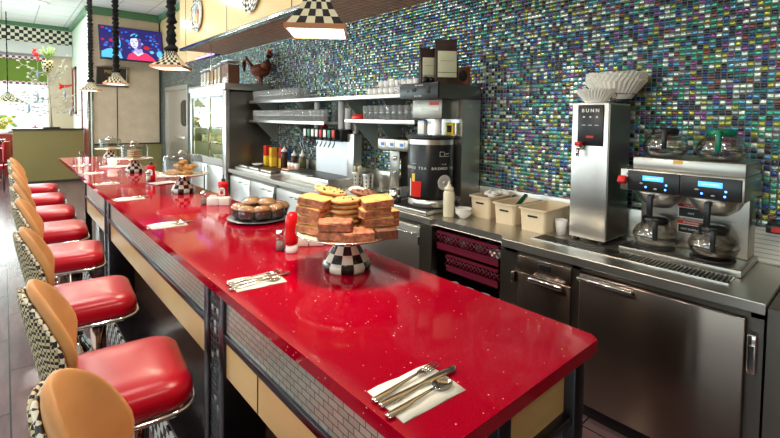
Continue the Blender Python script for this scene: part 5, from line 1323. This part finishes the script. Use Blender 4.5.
scr(m, ell(-.0, .2, .03, .025, 8), 3, .0046); scr(m, ell(.13, .2, .035, .025, 8), 3, .0046); scr(m, [(.05, .18), (.03, .0), (.07, -.0)], 4, .0046); scr(m, ell(.06, -.13, .05, .022, 8), 4, .0046); scr(m, ell(.31, .08, .03, .08, 8), 1, .0046)
m.build('person_picture', t)
m = MB('black_plastic'); m.box(-.1, .1, .04, .22, -.1, .1); m.build('wall_mount', t)
t = thing('framed_sign', 'framed dark sign hanging below the television', 'sign', (1.775, TVY-.03, 2.33), 0)
m = MB('steel_dark', 'sign_gold'); 
for (a, b, c_, d_) in ((-.31, .31, .18, .22), (-.31, .31, -.22, -.18), (-.31, -.27, -.18, .18), (.27, .31, -.18, .18)): m.box(a, b, -.02, .02, c_, d_, bev=.006)
m.build('frame', t)
m = MB('sign_dark', 'sign_gold'); m.box(-.27, .27, -.004, .004, -.18, .18); m.build('board', t)
text('lettering', 'PIECE', .10, 'sign_gold', t, (-.02, -.006, .09), FY, bold=.001); text('lettering', 'of cake', .06, 'sign_gold', t, (.0, -.006, -.02), FY)

# ------------------------------------------------------------------ window dressings, tree
t = thing('window_shade', 'olive green roman shade with plum checked trims in the far window', 'window shade', (0, 0, 0))
m = MB('green_shade'); m.box(-3.9, .86, FY_-.06, FY_-.03, 2.30, 2.86)
for x in (-1.5, -.02, ): m.box(x, x+.012, FY_-.066, FY_-.06, 2.30, 2.86)
m.build('fabric', t)
m = MB('check_plum'); m.box(-3.9, .88, FY_-.09, FY_-.061, 2.86, 2.95); m.build('top_trim', t); m = MB('check_plum'); m.box(-3.9, .86, FY_-.075, FY_-.067, 2.23, 2.31); m.build('bottom_trim', t)
t = thing('ornament_tree', 'pale metal branch tree hung with glass ornaments on the partition', 'ornament tree', (.775, 12.07, 1.186), 0)
m = MB('black_plastic'); m.box(-.15, .15, -.07, .07, 0, .03, bev=.005); m.build('base', t)
m = MB('branch'); m.tube([(0, 0, .03), (-.01, 0, .5), (-.04, 0, 1.0), (-.05, 0, 1.2)], [.022, .017, .014, .012], 8); m.build('trunk', t)
random.seed(3)
brs = [(.35, -.55, .45), (.45, .45, .35), (.62, -.45, .75), (.75, .40, .65), (.9, -.35, 1.1), (1.05, .35, 1.3), (1.15, -.42, 1.35), (.55, -.62, .62), (.95, .3, 1.55)]
for i, (z0, dx, z1) in enumerate(brs):
    m = MB('branch', 'leaf_pale'); x0 = -.05*z0/1.2; P_ = []
    for k in range(6): f_ = k/5; P_.append((x0+dx*f_, .05*math.sin(i+f_*3), z0+(z1-z0)*f_**1.3+.03*math.sin(k*2+i)))
    m.tube(P_, [.012, .010, .009, .007, .006, .004], 6)
    for k in range(1, 6):
        for s in (-1, 1):
            bx, by, bz = P_[k]; ex, ez = bx+random.uniform(-.05, .08)*(1 if dx > 0 else -1), bz+s*random.uniform(.03, .09); m.tube([(bx, by, bz), (ex, by+random.uniform(-.04, .04), ez)], [.005, .003], 5); m.blob((ex, by, ez), .024, 6, 4, 1, sc=(1.3, .7, .7))
    m.build('branch', t)
m = MB('check_yellow'); m.lathe([(0, 0), (.05, .02), (.10, .12), (.11, .22), (.09, .27), (0, .27)], 16, (-.05, -.05, 1.18)); tag(m.build('hanging_pot', loc=(.775, 12.0, 1.19)), 'yellow and black checkered pot with green sprigs in the tree top', 'pot')
m = MB('leaf_green')
for k in range(26):
    a = random.uniform(0, 2*PI); e = random.uniform(.05, .22); m.tube([(0, 0, 0), (e*.5*math.cos(a), e*.3*math.sin(a), .12), (e*math.cos(a), e*.6*math.sin(a), random.uniform(.12, .34))], [.008, .012, .003], 5)
tag(m.build('green_sprigs', loc=(.725, 11.95, 2.65)), 'pale green sprigs standing in the checkered pot', 'plant')
t = thing('red_bird', 'red cardinal ornament perched in the tree beside the pot', 'ornament', (.52, 11.93, 2.76), 2.8); t.rotation_euler = (0, -.75, 2.9); t.scale = (.75, .75, .75)
m = MB('bird_red'); m.blob((0, 0, 0), .07, 12, 8, sc=(1.3, .7, .9)); m.blob((.08, 0, .06), .042, 10, 8); m.tube([(.08, 0, .08), (.07, 0, .15)], [.02, .003], 6); m.tube([(-.06, 0, -.01), (-.2, 0, -.12)], [.03, .02], 6); m.build('body', t)
m = MB('ink_black'); m.tube([(.12, 0, .06), (.15, 0, .055)], [.012, .002], 6); m.build('beak', t)
m = MB('ornament_grey', 'branch'); m.tube([(0, 0, .1), (0, 0, .3)], .003, 4, 1); m.blob((0, 0, 0), .05, 8, 6, sc=(.5, .5, 2)); orn = m.build('glass_ornament')
for k, (x, z, lb) in enumerate(((.40, 1.62, 'lower left'), (.56, 2.35, 'upper left'), (1.12, 1.55, 'lower right'), (1.02, 1.95, 'middle right'), (.55, 1.85, 'left'))):
    c = orn if k == 0 else orn.copy()
    if k: COL.objects.link(c)
    c.location = (x, 12.05, z); tag(c, f'blue grey glass ornament hanging at the {lb} of the metal tree', 'ornament', 'glass ornaments on the tree')
t = thing('wall_horn', 'maroon frame with a red horn mounted on the pale green wall', 'wall decoration', (1.39, 13.9, 0), 0)
m = MB('maroon_paint'); m.box(-.03, 0, .3, .36, 1.5, 2.7); m.box(-.03, 0, -.3, -.24, 1.5, 2.7); m.box(-.03, 0, -.3, .36, 2.64, 2.7); m.box(-.03, 0, -.3, .36, 1.5, 1.56); m.build('frame', t)
m = MB('red_plastic'); m.tube([(-.02, .0, 2.25), (-.15, .0, 2.22), (-.25, 0, 2.2), (-.33, 0, 2.2)], [.02, .03, .04, .09], 14); m.build('horn', t)
# flowers & sill things
t = thing('flower_arrangement', 'yellow and green flower arrangement before the far window', 'flowers', (-.02, 14.08, 1.001), 0)
m = MB('white_ceramic'); m.lathe([(0, 0), (.1, 0), (.12, .1), (0, .1)], 16); m.build('pot', t)
for k in range(34):
    m = MB('leaf_green' if k % 3 else 'flower_yellow'); a = random.uniform(0, 2*PI); r_ = random.uniform(0, .32); z_ = .18+random.uniform(0, .26); m.tube([(0, 0, .1), (r_*math.cos(a)*.8, r_*math.sin(a)*.5, z_)], .006, 4); m.blob((r_*math.cos(a), r_*math.sin(a)*.6, z_), .05, 7, 5, sc=(1, .6, .7)); m.build('leaf' if k % 3 else 'flower', t)
m = MB('bird_red', 'copper_rim'); m.blob((0, 0, .09), .09, 12, 8, sc=(1.2, .8, 1)); m.tube([(0, 0, .15), (0, 0, .22)], [.03, .01], 8); tag(m.build('red_ornament', loc=(.58, 14.08, 1.001)), 'small red rounded ornament on the maroon booth panel', 'ornament')
# booth
t = thing('dining_table', 'far dining table beyond the partition below the bright window', 'table', (-.25, 13.15, 0), 0)
m = MB('red_quartz'); m.box(-.55, .30, -.8, .8, .72, .76, bev=.004); m.build('table_top', t)
m = MB('chrome'); m.lathe([(0, 0), (.2, 0), (.2, .02), (.04, .05), (.04, .72), (0, .72)], 20); m.build('pedestal', t)
m = MB('chrome', 'black_plastic'); m.box(-.07, .07, -.07, .07, 0, .16, bev=.006); m.box(-.04, .04, -.074, -.07, .04, .12, 1); tag(m.build('napkin_dispenser', loc=(-.05, 13.2, .761)), 'chrome napkin dispenser on the far dining table', 'dispenser')
m = MB('maroon_paint'); m.box(-4, .86, 14.0, 14.16, 0, 1.0); tag(m.build('booth_panel'), 'low maroon booth panel below the far window', 'panel')
def dchair(label, x, y, rz):
    t = thing('dining_chair', label, 'chair', (x, y, 0), rz, 'red dining chairs beyond the partition')
    m = MB('red_vinyl'); m.box(-.2, .2, -.2, .2, .43, .49, bev=.02); m.build('seat', t)
    m = MB('red_vinyl'); m.box(-.2, .2, -.22, -.18, .55, .95, bev=.02); m.build('backrest', t)
    for a in (-1, 1):
        for b in (-1, 1): m = MB('dark_metal'); m.tube([(a*.18, b*.18, .43), (a*.19, b*.2, 0)], .013, 8); m.build('leg', t)
    m = MB('dark_metal'); m.tube([(-.17, -.19, .43), (-.17, -.2, .8)], .012, 8); m.tube([(.17, -.19, .43), (.17, -.2, .8)], .012, 8); m.build('back_frame', t)
dchair('red dining chair at the far left, beside the olive partition', -.16, 11.5, 1.3)
dchair('red dining chair behind the far dining table', -.35, 12.3, 0.1)
# ------------------------------------------------------------------ ceiling lights
k = 0
lbs = {}
for (x, y) in ((.58, 11.6), (.58, 8.6), (.58, 5.6), (.58, 2.6), (.58, -.4), (-1.6, 10.1), (-1.6, 7.1), (-1.6, 4.1), (-1.6, 1.1), (-1.6, -1.6)):  # first fitting is the visible one; the rest are unseen, added for light
    if k == 0:
        t = thing('ceiling_light', 'round recessed ceiling light above the far end of the aisle', 'ceiling light', (x, y, CZ-.012), 0)
        m = MB('white_paint'); m.lathe([(.15, .011), (.16, .0), (.12, -.002), (.12, .011)], 28, capb=False, capt=False); m.build('ring', t)
        m = MB('fixture_glow'); m.lathe([(0, .004), (.119, .004), (.119, .009), (0, .009)], 28); m.build('lens', t); c0 = t
    else: c0 = dup(t, (x, y, CZ-.012), None, 'unseen round recessed ceiling light added to brighten the room', 'unseen recessed ceiling lights added for brightness')
    k += 1
    l = bpy.data.lights.new('ceiling_lamp', 'AREA'); l.shape = 'DISK'; l.size = .24; l.energy = 46 if y > 3 else 26; l.color = (1, .93, .84)
    lo = bpy.data.objects.new('ceiling_lamp', l); COL.objects.link(lo); lo.location = (x, y, CZ-.03)
l = bpy.data.lights.new('fridge_lamp', 'AREA'); l.shape = 'RECTANGLE'; l.size = .3; l.size_y = 1.2; l.energy = 4; l.color = (.9, 1, .75)
lo = bpy.data.objects.new('fridge_lamp', l); COL.objects.link(lo); lo.location = (2.3, 6.3, 1.765)
# daylight through the windows
def win(name, loc, rot, sx, sy, e):
    l = bpy.data.lights.new(name, 'AREA'); l.shape = 'RECTANGLE'; l.size = sx; l.size_y = sy; l.energy = e; l.color = (.80, .90, 1)
    o = bpy.data.objects.new(name, l); COL.objects.link(o); o.location = loc; o.rotation_euler = rot
win('daylight_far', (-1.55, FY_+.35, 1.95), (-PI/2, 0, 0), 4.8, 1.6, 420)
win('daylight_left', (-4.3, 2.2, 1.65), (0, -PI/2, 0), 2.5, 7.4, 90)
win('daylight_left_far', (-4.3, 10.6, 1.65), (0, -PI/2, 0), 2.5, 7.0, 420)
wd = bpy.data.worlds.new('World'); sc.world = wd; wd.use_nodes = True; bg = wd.node_tree.nodes['Background']; bg.inputs[0].default_value = (.80, .90, 1, 1); bg.inputs[1].default_value = 2.2
sc.cycles.transparent_max_bounces = 40
sc.view_settings.view_transform = 'Standard'; sc.view_settings.look = 'None'; sc.view_settings.gamma = 1; sc.view_settings.exposure = -0.13; sc.view_settings.use_curve_mapping = False
